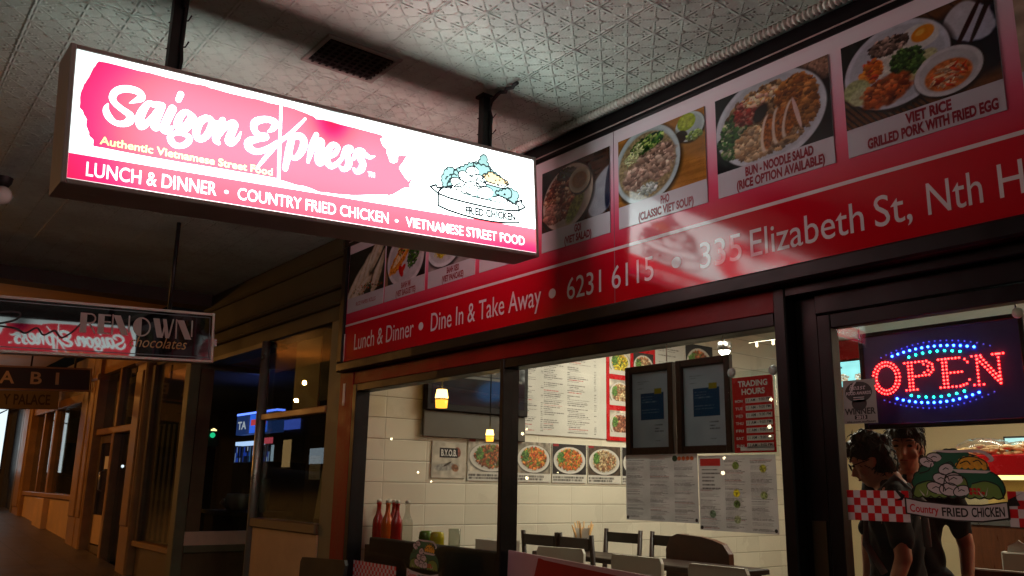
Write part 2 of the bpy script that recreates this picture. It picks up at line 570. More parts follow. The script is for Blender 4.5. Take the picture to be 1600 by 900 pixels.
class MB:
    def __init__(s):
        s.v, s.f, s.smooth = [], [], []
        s.ink = None

    def quad(s, a, b, c, d, smooth=False):
        i = len(s.v)
        s.v += [tuple(a), tuple(b), tuple(c), tuple(d)]
        s.f.append((i, i + 1, i + 2, i + 3))
        s.smooth.append(smooth)
        return s

    def box(s, x0, x1, y0, y1, z0, z1):
        return s.fbox(Frame((0, 0, 0), (1, 0, 0), (0, 1, 0)), x0, x1, y0, y1, z0, z1)

    def fbox(s, fr, a0, a1, b0, b1, c0, c1, bev=0.0):
        """Box in a frame; bev > 0 chamfers the front edges."""
        i = len(s.v)
        if bev:
            P = [fr.p(a0, b0, c0), fr.p(a1, b0, c0), fr.p(a1, b1, c0), fr.p(a0, b1, c0),
                 fr.p(a0, b0, c1 - bev), fr.p(a1, b0, c1 - bev), fr.p(a1, b1, c1 - bev), fr.p(a0, b1, c1 - bev),
                 fr.p(a0 + bev, b0 + bev, c1), fr.p(a1 - bev, b0 + bev, c1), fr.p(a1 - bev, b1 - bev, c1), fr.p(a0 + bev, b1 - bev, c1)]
            F = [(3, 2, 1, 0), (0, 1, 5, 4), (1, 2, 6, 5), (2, 3, 7, 6), (3, 0, 4, 7),
                 (4, 5, 9, 8), (5, 6, 10, 9), (6, 7, 11, 10), (7, 4, 8, 11), (8, 9, 10, 11)]
        else:
            P = [fr.p(a0, b0, c0), fr.p(a1, b0, c0), fr.p(a1, b1, c0), fr.p(a0, b1, c0),
                 fr.p(a0, b0, c1), fr.p(a1, b0, c1), fr.p(a1, b1, c1), fr.p(a0, b1, c1)]
            F = [(3, 2, 1, 0), (4, 5, 6, 7), (0, 1, 5, 4), (1, 2, 6, 5), (2, 3, 7, 6), (3, 0, 4, 7)]
        s.v += [tuple(p) for p in P]
        for f in F:
            s.f.append(tuple(k + i for k in f))
            s.smooth.append(False)
        return s

    def frame_ring(s, fr, a0, a1, b0, b1, w, c0, c1):
        """Four butted bars round a rectangle (outer size given)."""
        s.fbox(fr, a0, a0 + w, b0, b1, c0, c1, 0.003)
        s.fbox(fr, a1 - w, a1, b0, b1, c0, c1, 0.003)
        s.fbox(fr, a0 + w, a1 - w, b0, b0 + w, c0, c1 - 0.002, 0.003)
        s.fbox(fr, a0 + w, a1 - w, b1 - w, b1, c0, c1 - 0.002, 0.003)
        return s

    def poly(s, fr, pts, c=0.0, th=0.0):
        """Flat polygon (any outline) in a frame, optionally with thickness."""
        P = [Vector((x, y, 0)) for x, y in pts]
        tri = tessellate_polygon([P])
        i = len(s.v)
        s.v += [tuple(fr.p(x, y, c + th)) for x, y in pts]
        ar = sum(pts[k][0] * pts[(k + 1) % len(pts)][1] - pts[(k + 1) % len(pts)][0] * pts[k][1] for k in range(len(pts)))
        for t in tri:
            a, b, d = t
            n = (P[b] - P[a]).cross(P[d] - P[a]).z
            f = (a, b, d) if n > 0 else (a, d, b)
            s.f.append(tuple(k + i for k in f))
            s.smooth.append(False)
        if th:
            n = len(pts)
            j = len(s.v)
            s.v += [tuple(fr.p(x, y, c)) for x, y in pts]
            for k in range(n):
                q = (k + 1) % n
                f = (j + k, j + q, i + q, i + k) if ar > 0 else (j + q, j + k, i + k, i + q)
                s.f.append(f)
                s.smooth.append(False)
        return s

    def ell(s, fr, cx, cy, rx, ry, c=0.0, n=28, rot=0.0, th=0.0):
        cs, sn = math.cos(rot), math.sin(rot)
        pts = []
        for k in range(n):
            t = 2 * math.pi * k / n
            x, y = rx * math.cos(t), ry * math.sin(t)
            pts.append((cx + x * cs - y * sn, cy + x * sn + y * cs))
        return s.poly(fr, pts, c, th)

    def brush(s, fr, pts, c=0.0, step=0.5, dc=2e-6):
        """A brush stroke: (x, y, width) knots, smoothed, swept as one ribbon with round ends."""
        P = [np.array(p, float) for p in pts]
        P = [2 * P[0] - P[1]] + P + [2 * P[-1] - P[-2]]
        out = []
        for k in range(1, len(P) - 2):
            L = np.hypot(*(P[k + 1] - P[k])[:2])
            w = max(0.004, 0.5 * (P[k][2] + P[k + 1][2]))
            n = max(4, int(L / (w * 0.25 * step)) + 1)
            for q in range(n):
                t = q / n
                a, b, d, e = P[k - 1], P[k], P[k + 1], P[k + 2]
                out.append(0.5 * ((2 * b) + (-a + d) * t + (2 * a - 5 * b + 4 * d - e) * t * t + (-a + 3 * b - 3 * d + e) * t ** 3))
        out.append(P[-2])
        for k, p in enumerate(out):
            r = max(0.0008, p[2] / 2)
            if k % 2 == 0 or k == len(out) - 1:
                s.ell(fr, p[0], p[1], r, r, c + dc * k, n=12)
            if k:
                o = out[k - 1]
                d = p[:2] - o[:2]
                L = np.hypot(*d)
                if L < 1e-7:
                    continue
                nx, ny = -d[1] / L, d[0] / L
                ro = max(0.0008, o[2] / 2)
                s.quad(fr.p(o[0] - nx * ro, o[1] - ny * ro, c + dc * k), fr.p(p[0] - nx * r, p[1] - ny * r, c + dc * k),
                       fr.p(p[0] + nx * r, p[1] + ny * r, c + dc * k), fr.p(o[0] + nx * ro, o[1] + ny * ro, c + dc * k))
        return s

    def line(s, fr, pts, w, c=0.0, closed=False):
        q = list(pts) + ([pts[0]] if closed else [])
        for k in range(len(q) - 1):
            a, b = q[k], q[k + 1]
            L = math.hypot(b[0] - a[0], b[1] - a[1])
            if L < 1e-7:
                continue
            ux, uy = (b[0] - a[0]) / L, (b[1] - a[1]) / L
            nx, ny = -uy * w / 2, ux * w / 2
            e = c + 4e-6 * (k % 7)
            s.quad(fr.p(a[0] - nx, a[1] - ny, e), fr.p(b[0] - nx, b[1] - ny, e), fr.p(b[0] + nx, b[1] + ny, e), fr.p(a[0] + nx, a[1] + ny, e))
            s.ell(fr, b[0], b[1], w / 2, w / 2, e + 2e-6, n=8)
        return s

    def tube(s, path, r, n=10, cap=True, smooth=True):
        path = [Vector(p) for p in path]
        rs = r if isinstance(r, (list, tuple)) else [r] * len(path)
        rings = []
        ref = Vector((0.123, 0.456, 0.88))
        for k, p in enumerate(path):
            a = path[max(0, k - 1)]
            b = path[min(len(path) - 1, k + 1)]
            t = (b - a).normalized()
            if abs(t.dot(ref)) > 0.98:
                ref = Vector((1, 0, 0))
            u = t.cross(ref).normalized()
            w = t.cross(u).normalized()
            i = len(s.v)
            for j in range(n):
                an = 2 * math.pi * j / n
                s.v.append(tuple(p + (u * math.cos(an) + w * math.sin(an)) * rs[k]))
            rings.append(i)
        for k in range(len(rings) - 1):
            for j in range(n):
                q = (j + 1) % n
                s.f.append((rings[k] + j, rings[k] + q, rings[k + 1] + q, rings[k + 1] + j))
                s.smooth.append(smooth)
        if cap:
            s.f.append(tuple(rings[0] + j for j in reversed(range(n))))
            s.smooth.append(False)
            s.f.append(tuple(rings[-1] + j for j in range(n)))
            s.smooth.append(False)
        return s

    def lathe(s, c, prof, n=20, smooth=True, axis=None):
        """Profile of (radius, height) turned about a vertical (or given) axis through c."""
        c = Vector(c)
        ax = Vector(axis or (0, 0, 1)).normalized()
        u = ax.cross(Vector((0.3, 1, 0.2))).normalized()
        w = ax.cross(u)
        i = len(s.v)
        for r, h in prof:
            for j in range(n):
                an = 2 * math.pi * j / n
                s.v.append(tuple(c + ax * h + (u * math.cos(an) + w * math.sin(an)) * r))
        for k in range(len(prof) - 1):
            for j in range(n):
                q = (j + 1) % n
                s.f.append((i + k * n + j, i + k * n + q, i + (k + 1) * n + q, i + (k + 1) * n + j))
                s.smooth.append(smooth)
        return s

    def ball(s, c, r, n=14, sq=(1, 1, 1)):
        c = Vector(c)
        m = max(6, n // 2)
        i = len(s.v)
        for a in range(m + 1):
            th = math.pi * a / m
            for j in range(n):
                ph = 2 * math.pi * j / n
                s.v.append((c.x + r * sq[0] * math.sin(th) * math.cos(ph), c.y + r * sq[1] * math.sin(th) * math.sin(ph), c.z + r * sq[2] * math.cos(th)))
        for a in range(m):
            for j in range(n):
                q = (j + 1) % n
                s.f.append((i + a * n + j, i + (a + 1) * n + j, i + (a + 1) * n + q, i + a * n + q))
                s.smooth.append(True)
        return s

    def build(s, name, m, parent=None, loc=None):
        """Link as ONE mesh object; vertices are in world space, the origin goes to the parent's or to loc."""
        o3 = Vector(loc) if loc is not None else (parent_loc(parent) if parent else Vector((0, 0, 0)))
        me = bpy.data.meshes.new(name)
        me.from_pydata([(a - o3.x, b - o3.y, c - o3.z) for a, b, c in s.v], [], s.f)
        me.polygons.foreach_set('use_smooth', s.smooth)
        if s.ink is not None:
            at = me.color_attributes.new('ink', 'FLOAT_COLOR', 'POINT')
            at.data.foreach_set('color', np.concatenate([s.ink, np.ones((len(s.ink), 1))], 1).astype(np.float32).ravel())
        me.materials.append(m if not isinstance(m, str) else M[m])
        me.update()
        o = bpy.data.objects.new(name, me)
        COL.objects.link(o)
        if parent:
            o.parent = parent
            if loc is not None:
                o.location = o3 - parent_loc(parent)
        else:
            o.location = o3
        return o


def parent_loc(o):
    v = Vector((0, 0, 0))
    while o:
        v += o.location
        o = o.parent
    return v


def thing(name, label, cat, loc=(0, 0, 0), group=None):
    o = bpy.data.objects.new(name, None)
    o.empty_display_size = 0.1
    COL.objects.link(o)
    o.location = loc
    tag(o, label, cat, group)
    return o


def tag(o, label, cat, group=None):
    o['label'] = label
    o['category'] = cat
    if group:
        o['group'] = group
    return o


def struct(o):
    o['kind'] = 'structure'
    return o


def dup(root, loc, rotz, label):
    r = root.copy()
    COL.objects.link(r)
    r.location = loc
    r.rotation_euler = (0, 0, rotz)
    r['label'] = label
    for ch in list(root.children):
        c = ch.copy()
        COL.objects.link(c)
        c.parent = r
        for g in ch.children:
            d = g.copy()
            COL.objects.link(d)
            d.parent = c
    return r


# ---- lettering
_tc = {}


def glyphs(body, bold=0.0, shear=0.0, spacing=1.0):
    """Outline mesh of a line of text at size 1 (vertices 2-D, faces), from Blender's own font."""
    k = (body, bold, shear, spacing)
    if k not in _tc:
        cu = bpy.data.curves.new('tmp', 'FONT')
        cu.body = body
        cu.offset = bold
        cu.shear = shear
        cu.space_character = spacing
        cu.resolution_u = 4
        cu.fill_mode = 'FRONT'
        o = bpy.data.objects.new('tmp', cu)
        COL.objects.link(o)
        bpy.context.view_layer.update()
        dg = bpy.context.evaluated_depsgraph_get()
        me = bpy.data.meshes.new_from_object(o.evaluated_get(dg))
        v = [(p.co.x, p.co.y) for p in me.vertices]
        f = [tuple(p.vertices) for p in me.polygons]
        bpy.data.objects.remove(o)
        bpy.data.curves.remove(cu)
        bpy.data.meshes.remove(me)
        _tc[k] = (v, f)
    return _tc[k]


CAP = None


def text(mb, fr, body, a0, a1, b0, cap, c=0.002, bold=0.0, shear=0.0, slope=0.0, spacing=1.0, arc=0.0):
    """Set a line of text: from a0 to a1 wide, baseline at b0, capitals cap high."""
    global CAP
    if CAP is None:
        hv, _ = glyphs('H')
        CAP = max(p[1] for p in hv)
    v, f = glyphs(body, bold, shear, spacing)
    x0 = min(p[0] for p in v)
    x1 = max(p[0] for p in v)
    sx = (a1 - a0) / (x1 - x0)
    sy = cap / CAP
    i = len(mb.v)
    for x, y in v:
        a = a0 + (x - x0) * sx
        t = (a - a0) / (a1 - a0) * 2 - 1
        mb.v.append(tuple(fr.p(a, b0 + y * sy + slope * (a - a0) + arc * (t * t - 1), c)))
    for q in f:
        P = [v[k] for k in q]
        ar = sum(P[k][0] * P[(k + 1) % len(P)][1] - P[(k + 1) % len(P)][0] * P[k][1] for k in range(len(P)))
        q = q if ar > 0 else tuple(reversed(q))
        mb.f.append(tuple(k + i for k in q))
        mb.smooth.append(False)
    return mb


# ---- printed pictures
def vnoise(h, w, cell, rng=RNG):
    gh, gw = int(h / cell) + 3, int(w / cell) + 3
    g = rng.rand(gh, gw)
    yy = np.arange(h) / cell
    xx = np.arange(w) / cell
    y0, x0 = yy.astype(int), xx.astype(int)
    fy, fx = (yy - y0)[:, None], (xx - x0)[None, :]
    fy, fx = fy * fy * (3 - 2 * fy), fx * fx * (3 - 2 * fx)
    a = g[y0][:, x0]
    b = g[y0][:, x0 + 1]
    c = g[y0 + 1][:, x0]
    d = g[y0 + 1][:, x0 + 1]
    return (a * (1 - fx) + b * fx) * (1 - fy) + (c * (1 - fx) + d * fx) * fy


class Pic:
    """A picture painted by rule on a grid: x from 0 to asp, y from 0 (bottom) to 1; colours 0-255."""
    def __init__(s, asp, rows, bg):
        s.h, s.asp = rows, asp
        s.w = max(2, int(round(rows * asp)))
        s.a = np.zeros((s.h, s.w, 3)) + np.array(bg, float)
        s.Y, s.X = np.meshgrid((np.arange(s.h) + .5) / s.h, (np.arange(s.w) + .5) / s.w * asp, indexing='ij')

    def grain(s, amt, cell=3, sx=1):
        n = vnoise(s.h, s.w, cell) - 0.5
        if sx > 1:
            n = vnoise(s.h, max(2, int(s.w / sx)) + 2, cell)[:, (np.arange(s.w) / sx).astype(int)] - 0.5
        s.a *= (1 + amt * 2 * n)[..., None]
        return s

    def mix(s, m, col):
        s.a = s.a * (1 - m[..., None]) + np.array(col, float) * m[..., None]

    def ell(s, cx, cy, rx, ry, col, rot=0.0, soft=0.04, rough=0.0, tex=0.0, cell=3):
        c, q = math.cos(rot), math.sin(rot)
        dx, dy = s.X - cx, s.Y - cy
        d = np.sqrt(((dx * c + dy * q) / rx) ** 2 + ((-dx * q + dy * c) / ry) ** 2)
        if rough:
            d = d + (vnoise(s.h, s.w, 6) - .5) * rough * 2
        m = np.clip((1 - d) / soft + 0.5, 0, 1)
        colr = np.array(col, float)
        if tex:
            t = 1 + tex * 2 * (vnoise(s.h, s.w, cell) - .5) + tex * (vnoise(s.h, s.w, 1.3) - .5)
            s.a = s.a * (1 - m[..., None]) + colr * t[..., None] * m[..., None]
        else:
            s.mix(m, col)
        return s

    def rect(s, x0, x1, y0, y1, col):
        s.a[(s.X >= x0) & (s.X < x1) & (s.Y >= y0) & (s.Y < y1)] = col
        return s

    def strips(s, x0, x1, y0, y1, col, pitch, duty, ang=0.0):
        t = (s.X * math.cos(ang) + s.Y * math.sin(ang)) / pitch
        m = (s.X >= x0) & (s.X < x1) & (s.Y >= y0) & (s.Y < y1) & ((t % 1) < duty)
        s.a[m] = col
        return s

    def bits(s, cx, cy, rx, ry, n, size, cols, rot=0.0, elong=1.8, seed=None):
        """Many small pieces of food scattered through an ellipse, each with a lit and a dark side."""
        rg = np.random.RandomState(seed) if seed is not None else RNG
        n, size = int(n * 2.2), size * 0.66
        for k in range(n):
            t, q = rg.rand() * 2 * math.pi, math.sqrt(rg.rand())
            ex, ey = rx * q * math.cos(t), ry * q * math.sin(t)
            x = cx + ex * math.cos(rot) - ey * math.sin(rot)
            y = cy + ex * math.sin(rot) + ey * math.cos(rot)
            sz = size * (0.4 + 1.0 * rg.rand())
            an = rg.rand() * math.pi
            col = np.array(cols[rg.randint(len(cols))], float) * (0.7 + 0.6 * rg.rand())
            i0, i1 = int((y - sz * elong) * s.h), int((y + sz * elong) * s.h) + 2
            j0, j1 = int((x - sz * elong) * s.h), int((x + sz * elong) * s.h) + 2
            i0, j0 = max(0, i0), max(0, j0)
            i1, j1 = min(s.h, i1), min(s.w, j1)
            if i1 <= i0 or j1 <= j0:
                continue
            dx = s.X[i0:i1, j0:j1] - x
            dy = s.Y[i0:i1, j0:j1] - y
            a = (dx * math.cos(an) + dy * math.sin(an)) / (sz * elong)
            b = (-dx * math.sin(an) + dy * math.cos(an)) / sz
            d = a * a + b * b + 0.5 * (rg.rand(*a.shape) - .5)
            m = np.clip((1 - d) * 2.5, 0, 1)[..., None]
            lit = (1 + 0.25 * np.clip(dy / sz, -1, 1))[..., None]
            s.a[i0:i1, j0:j1] = s.a[i0:i1, j0:j1] * (1 - m) + col * lit * m
        return s

    def plate(s, cx, cy, rx, ry, rot=0.0, col=(228, 230, 236), inner=0.86):
        s.ell(cx + .012, cy - .022, rx * 1.04, ry * 1.04, s.a.mean((0, 1)) * 0.35, rot, soft=.12)
        s.ell(cx, cy, rx, ry, col, rot, soft=.03)
        s.ell(cx, cy, rx * inner, ry * inner, np.array(col) * 0.90, rot, soft=.05)
        return s

    def lines(s, x0, x1, y0, y1, pitch, col=(70, 66, 66), th=0.4, seed=3, gap=0.16, ragged=0.6, heads=None, wob=1.0):
        """Rows of small print."""
        rg = np.random.RandomState(seed)
        y = y1
        while y > y0:
            if rg.rand() > gap:
                xe = x0 + (x1 - x0) * (1 - ragged * rg.rand())
                c = heads if heads is not None and rg.rand() < 0.12 else col
                i0, i1 = int((y - pitch * th) * s.h), max(int((y - pitch * th) * s.h) + 1, int(y * s.h))
                j0, j1 = int(x0 * s.h), int(xe * s.h)
                if j1 > j0 and i1 <= s.h:
                    k = np.clip((rg.rand(1, j1 - j0, 1) * 1.5), 0.25, 1) * 0.8
                    s.a[i0:i1, j0:j1] = s.a[i0:i1, j0:j1] * (1 - k) + np.array(c, float) * k
            y -= pitch
        return s

    def mesh(s, fr, a0, a1, b0, b1, c=0.0, bow=0.0, mb=None):
        mb = mb or MB()
        off = len(mb.v)
        g = np.clip(s.a, 0, 255) / 255.0
        lin = np.where(g <= 0.04045, g / 12.92, ((g + 0.055) / 1.055) ** 2.4).reshape(-1, 3)
        mb.ink = lin if mb.ink is None else np.concatenate([mb.ink, lin])
        o, u, v, n = (np.array(t) for t in (fr.o, fr.u, fr.v, fr.n))
        U = np.linspace(a0, a1, s.w)
        V = np.linspace(b0, b1, s.h)
        bw = bow * np.sin(np.linspace(0, math.pi, s.w))
        P = o + U[None, :, None] * u + V[:, None, None] * v + (c + bw)[None, :, None] * n if bow else o + U[None, :, None] * u + V[:, None, None] * v + c * n
        mb.v += [tuple(p) for p in P.reshape(-1, 3)]
        for i in range(s.h - 1):
            r = off + i * s.w
            mb.f += [(r + j, r + j + 1, r + j + 1 + s.w, r + j + s.w) for j in range(s.w - 1)]
        mb.smooth += [False] * (len(mb.f) - len(mb.smooth))
        return mb

# ------------------------------------------------------------------ the setting


def ground_z(x):
    return -0.05 * x


def sheet(name, x0, x1, y0, y1, dz, m, nx=24):
    mb = MB()
    for k in range(nx):
        a, b = x0 + (x1 - x0) * k / nx, x0 + (x1 - x0) * (k + 1) / nx
        mb.quad((a, y0, ground_z(a) + dz), (b, y0, ground_z(b) + dz), (b, y1, ground_z(b) + dz), (a, y1, ground_z(a) + dz))
    return struct(mb.build(name, m))


M['asphalt'] = mat('asphalt', (0.04, 0.04, 0.042), 0.75, mottle=0.3, scale=14, bump=0.6, bscale=120)
M['pavers'] = paving('worn_paving', (0.10, 0.085, 0.075), (0.02, 0.018, 0.016, 1), 0.6, 0.4)
sheet('ground', -120, 60, -60, 60, -0.20, M['asphalt'])
sheet('road', -120, 40, -14, -3.55, -0.14, M['asphalt'])
sheet('pavement', -60, 12, -3.4, 0.0, 0.0, M['pavers'], 40)
sheet('kerb', -60, 12, -3.55, -3.4, -0.02, mat('kerb_stone', rgb(120, 116, 110), 0.7, bump=0.4))

# restaurant room
struct(MB().box(-5.5, 1.6, 0.10, 6.2, 0.10, 0.28).build('floor', 'floor_in'))
struct(MB().box(-5.5, -5.35, 0.10, 6.2, 0.28, 3.06).build('wall', 'tile'))
struct(MB().box(-5.35, 1.6, 6.05, 6.2, 0.28, 3.06).build('wall', mat('beige_wall', rgb(206, 186, 146), 0.6, mottle=0.06, scale=2)))
struct(MB().box(1.45, 1.6, 0.10, 6.05, 0.28, 3.06).build('wall', 'red_gloss'))
struct(MB().box(-5.5, 1.6, 0.10, 6.2, 3.06, 3.2).build('ceiling', 'plaster_white'))

# awnings
aw = thing('street_awning', 'pressed tin awning ceiling with star pattern over the restaurant footpath', 'awning', (-3, -1.6, 3.25))
MB().box(-8.17, 6.0, -3.3, 0.02, 3.25, 3.32).build('soffit', 'ceiling_tin', aw)
MB().box(-8.17, 6.0, -3.36, -3.3, 3.1, 3.5).build('gutter', 'dark_metal', aw)
rope = MB()
n = 1280
path = [(-5.45 + 7.0 * k / n, -0.092, 3.232) for k in range(n + 1)]
rope.tube(path, [0.012 + 0.012 * abs(math.sin(k * math.pi / 4.0)) for k in range(n + 1)], 8)
rope.build('rope_moulding', mat('white_moulding', rgb(214, 216, 206), .5, mottle=.05), aw)

aw2 = thing('street_awning', 'dark awning ceiling beyond the drop beam, lit orange by the street lamp', 'awning', (-18, -1.6, 3.3))
MB().box(-40, -8.40, -3.3, 0.02, 3.42, 3.5).build('soffit', mat('old_soffit', rgb(190, 150, 108), 0.6, mottle=0.15, scale=3, bump=0.3), aw2)
MB().box(-8.40, -8.17, -3.3, 0.02, 3.13, 3.46).build('beam', mat('dark_beam', rgb(60, 50, 42), 0.6), aw2)

# ceiling vent
vt = thing('ceiling_vent', 'square dark ceiling vent with pale edging above the light box', 'vent', (-3.04, -1.23, 3.25))
fr = Frame((-3.04, -1.23, 3.25), (0, 1, 0), (1, 0, 0))
fr = Frame((-3.04, -1.23, 3.249), (1, 0, 0), (0, -1, 0))     # faces down
MB().frame_ring(fr, -0.135, 0.135, -0.17, 0.17, 0.022, 0.0, 0.010).build('frame', mat('vent_frame', rgb(150, 150, 140), .5), vt)
MB().fbox(fr, -0.11, 0.11, -0.145, 0.145, 0.0, 0.002).build('shade_plate', mat('vent_shade', (0.012, 0.012, 0.012, 1), 0.9), vt)  # flat near-black plate; the hole's darkness is put into its colour
gr = MB()
for k in range(7):
    a = -0.11 + 0.22 * (k + .5) / 7
    gr.fbox(fr, a - 0.006, a + 0.006, -0.145, 0.145, 0.003, 0.009)
for k in range(9):
    a = -0.145 + 0.29 * (k + .5) / 9
    gr.fbox(fr, -0.11, 0.11, a - 0.005, a + 0.005, 0.0095, 0.0125)
gr.build('grille', 'dark_metal', vt)

# ------------------------------------------------------------------ hanging light box
T = math.atan(0.0555)
UY, VZ = Vector((0, math.cos(T), math.sin(T))), Vector((0, -math.sin(T), math.cos(T)))
SO = Vector((-2.87, -2.274, 2.402))
SW, SH, SD = 1.949, 0.472, 0.19
lb = thing('light_box_sign', 'glowing white and red light box sign hung across the footpath on two rods', 'sign', SO + UY * SW / 2 - Vector((SD / 2, 0, 0)))
F1 = Frame(SO, UY, VZ)                                            # front, seen from +x
F2 = Frame(SO + UY * SW - Vector((SD, 0, 0)), -UY, VZ)            # back, seen from -x
case = MB()
w = 0.0175
case.frame_ring(F1, 0, SW, 0, SH, w, -SD / 2, 0.0)
case.frame_ring(F2, 0, SW, 0, SH, w, -SD / 2 + 0.0005, 0.0)
case.build('casing', 'alu', lb)
MB().fbox(F1, w, SW - w, SH * .45, SH * .55, -SD / 2 - .02, -SD / 2 + .02).build('tube_tray', 'white_plastic', lb)

SCRIPT = [[(0.1868,0.3079,0.0025),(0.2072,0.3221,0.0158),(0.2232,0.3364,0.0243),(0.2146,0.3532,0.0233),(0.19,0.3572,0.0239),(0.1632,0.352,0.0237),(0.1418,0.3364,0.0231),(0.1334,0.314,0.0216),(0.1427,0.2961,0.0201),(0.1644,0.2811,0.0201),(0.186,0.2693,0.0231),(0.1942,0.2561,0.026),(0.1847,0.2387,0.0242),(0.1644,0.229,0.019),(0.1436,0.2309,0.0191),(0.1251,0.2466,0.0231),(0.1165,0.268,0.0185),(0.1211,0.2891,0.0046)],[(0.2906,0.3271,0.0166),(0.2626,0.322,0.0199),(0.2457,0.3196,0.0194),(0.2302,0.2918,0.025),(0.2213,0.259,0.0276),(0.2257,0.2345,0.0227),(0.239,0.2426,0.0199),(0.262,0.2753,0.0178),(0.282,0.3111,0.0194)],[(0.2908,0.3236,0.0226),(0.276,0.2751,0.0249),(0.2682,0.2458,0.0226),(0.275,0.2353,0.0129),(0.2884,0.2469,0.0133)],[(0.3258,0.3216,0.0265),(0.3104,0.2796,0.0265),(0.2996,0.2425,0.0243),(0.311,0.2347,0.0162),(0.326,0.2519,0.0133)],[(0.3503,0.3805,0.021),(0.3427,0.3574,0.0182)],[(0.3911,0.3125,0.0186),(0.3695,0.3197,0.0182),(0.3526,0.2999,0.0232),(0.3443,0.27,0.0249),(0.3515,0.2542,0.0199),(0.3702,0.2689,0.0186),(0.3867,0.3008,0.0182)],[(0.3946,0.3062,0.0237),(0.38,0.2676,0.0203),(0.3585,0.2435,0.0166),(0.3303,0.2303,0.0162),(0.3232,0.2132,0.0211),(0.3352,0.1951,0.0215),(0.3577,0.1929,0.0182),(0.3795,0.208,0.0203),(0.3868,0.227,0.0199),(0.3717,0.2377,0.0166),(0.3523,0.2387,0.0149)],[(0.4407,0.3152,0.0208),(0.4183,0.294,0.026),(0.4084,0.2563,0.0254),(0.4144,0.233,0.0203),(0.4308,0.2348,0.0208),(0.4498,0.2584,0.0237),(0.4618,0.2932,0.026),(0.4542,0.313,0.0212),(0.4407,0.3152,0.0173)],[(0.4579,0.3066,0.0153),(0.4783,0.3041,0.0136),(0.4917,0.3108,0.0139)],[(0.4982,0.3195,0.0208),(0.483,0.2729,0.026),(0.4774,0.243,0.0254),(0.4864,0.2307,0.0139)],[(0.4901,0.2637,0.0142),(0.5127,0.3011,0.0207),(0.5399,0.3146,0.0266),(0.5309,0.2763,0.0266),(0.5217,0.2454,0.0248),(0.5358,0.2376,0.0142),(0.5557,0.2636,0.0124),(0.5646,0.2892,0.0043)],[(0.6644,0.311,0.0031),(0.6848,0.3295,0.0195),(0.6918,0.3533,0.0254),(0.6667,0.3603,0.023),(0.6367,0.3522,0.0243),(0.6147,0.3356,0.0263),(0.6137,0.3105,0.0242),(0.6292,0.2928,0.0224),(0.6574,0.2913,0.0263),(0.6297,0.2777,0.0224),(0.5986,0.2615,0.0268),(0.5938,0.2415,0.0281),(0.6127,0.2284,0.0239),(0.6405,0.2322,0.0205),(0.6737,0.2544,0.0169),(0.7016,0.2816,0.0114)],[(0.713,0.425,0.0094),(0.712,0.2818,0.0103),(0.7114,0.1355,0.0107)],[(0.8101,0.3963,0.0088),(0.7567,0.3306,0.0124),(0.7112,0.2817,0.0133),(0.6635,0.2179,0.0137),(0.6295,0.1675,0.0082)],[(0.7608,0.3237,0.0238),(0.747,0.2503,0.0257),(0.7351,0.184,0.0199)],[(0.7611,0.3119,0.0194),(0.7925,0.3227,0.0259),(0.807,0.3021,0.0279),(0.7979,0.2647,0.0257),(0.7749,0.2326,0.0175),(0.7571,0.2348,0.0153)],[(0.8568,0.3427,0.0198),(0.8395,0.2891,0.0259),(0.8247,0.2268,0.01)],[(0.8321,0.2598,0.0117),(0.8535,0.304,0.0178),(0.8777,0.3212,0.0248),(0.8723,0.284,0.0283),(0.8647,0.2506,0.0284),(0.8712,0.23,0.0199),(0.8915,0.244,0.0162)],[(0.9077,0.2652,0.0182),(0.9345,0.2827,0.0186),(0.9467,0.3116,0.0186),(0.9256,0.3173,0.0206),(0.9052,0.2868,0.0269),(0.8996,0.2536,0.0283),(0.9166,0.2289,0.0218),(0.9414,0.2418,0.0186),(0.9622,0.2661,0.0144)],[(0.9642,0.2705,0.0124),(0.9829,0.3109,0.0247),(1.0043,0.3174,0.0206),(0.9853,0.291,0.0247),(0.9941,0.2663,0.0274),(0.9902,0.2412,0.0247),(0.9712,0.2254,0.0173),(0.9576,0.2328,0.0101)],[(1.0142,0.2765,0.0129),(1.0325,0.311,0.0257),(1.0566,0.3138,0.0231),(1.0415,0.2901,0.0252),(1.0548,0.2681,0.0277),(1.0484,0.2422,0.0266),(1.029,0.2263,0.018),(1.016,0.2368,0.0103)],[(1.0531,0.3111,0.0235),(1.0832,0.2985,0.0159),(1.1076,0.3072,0.0026)]]
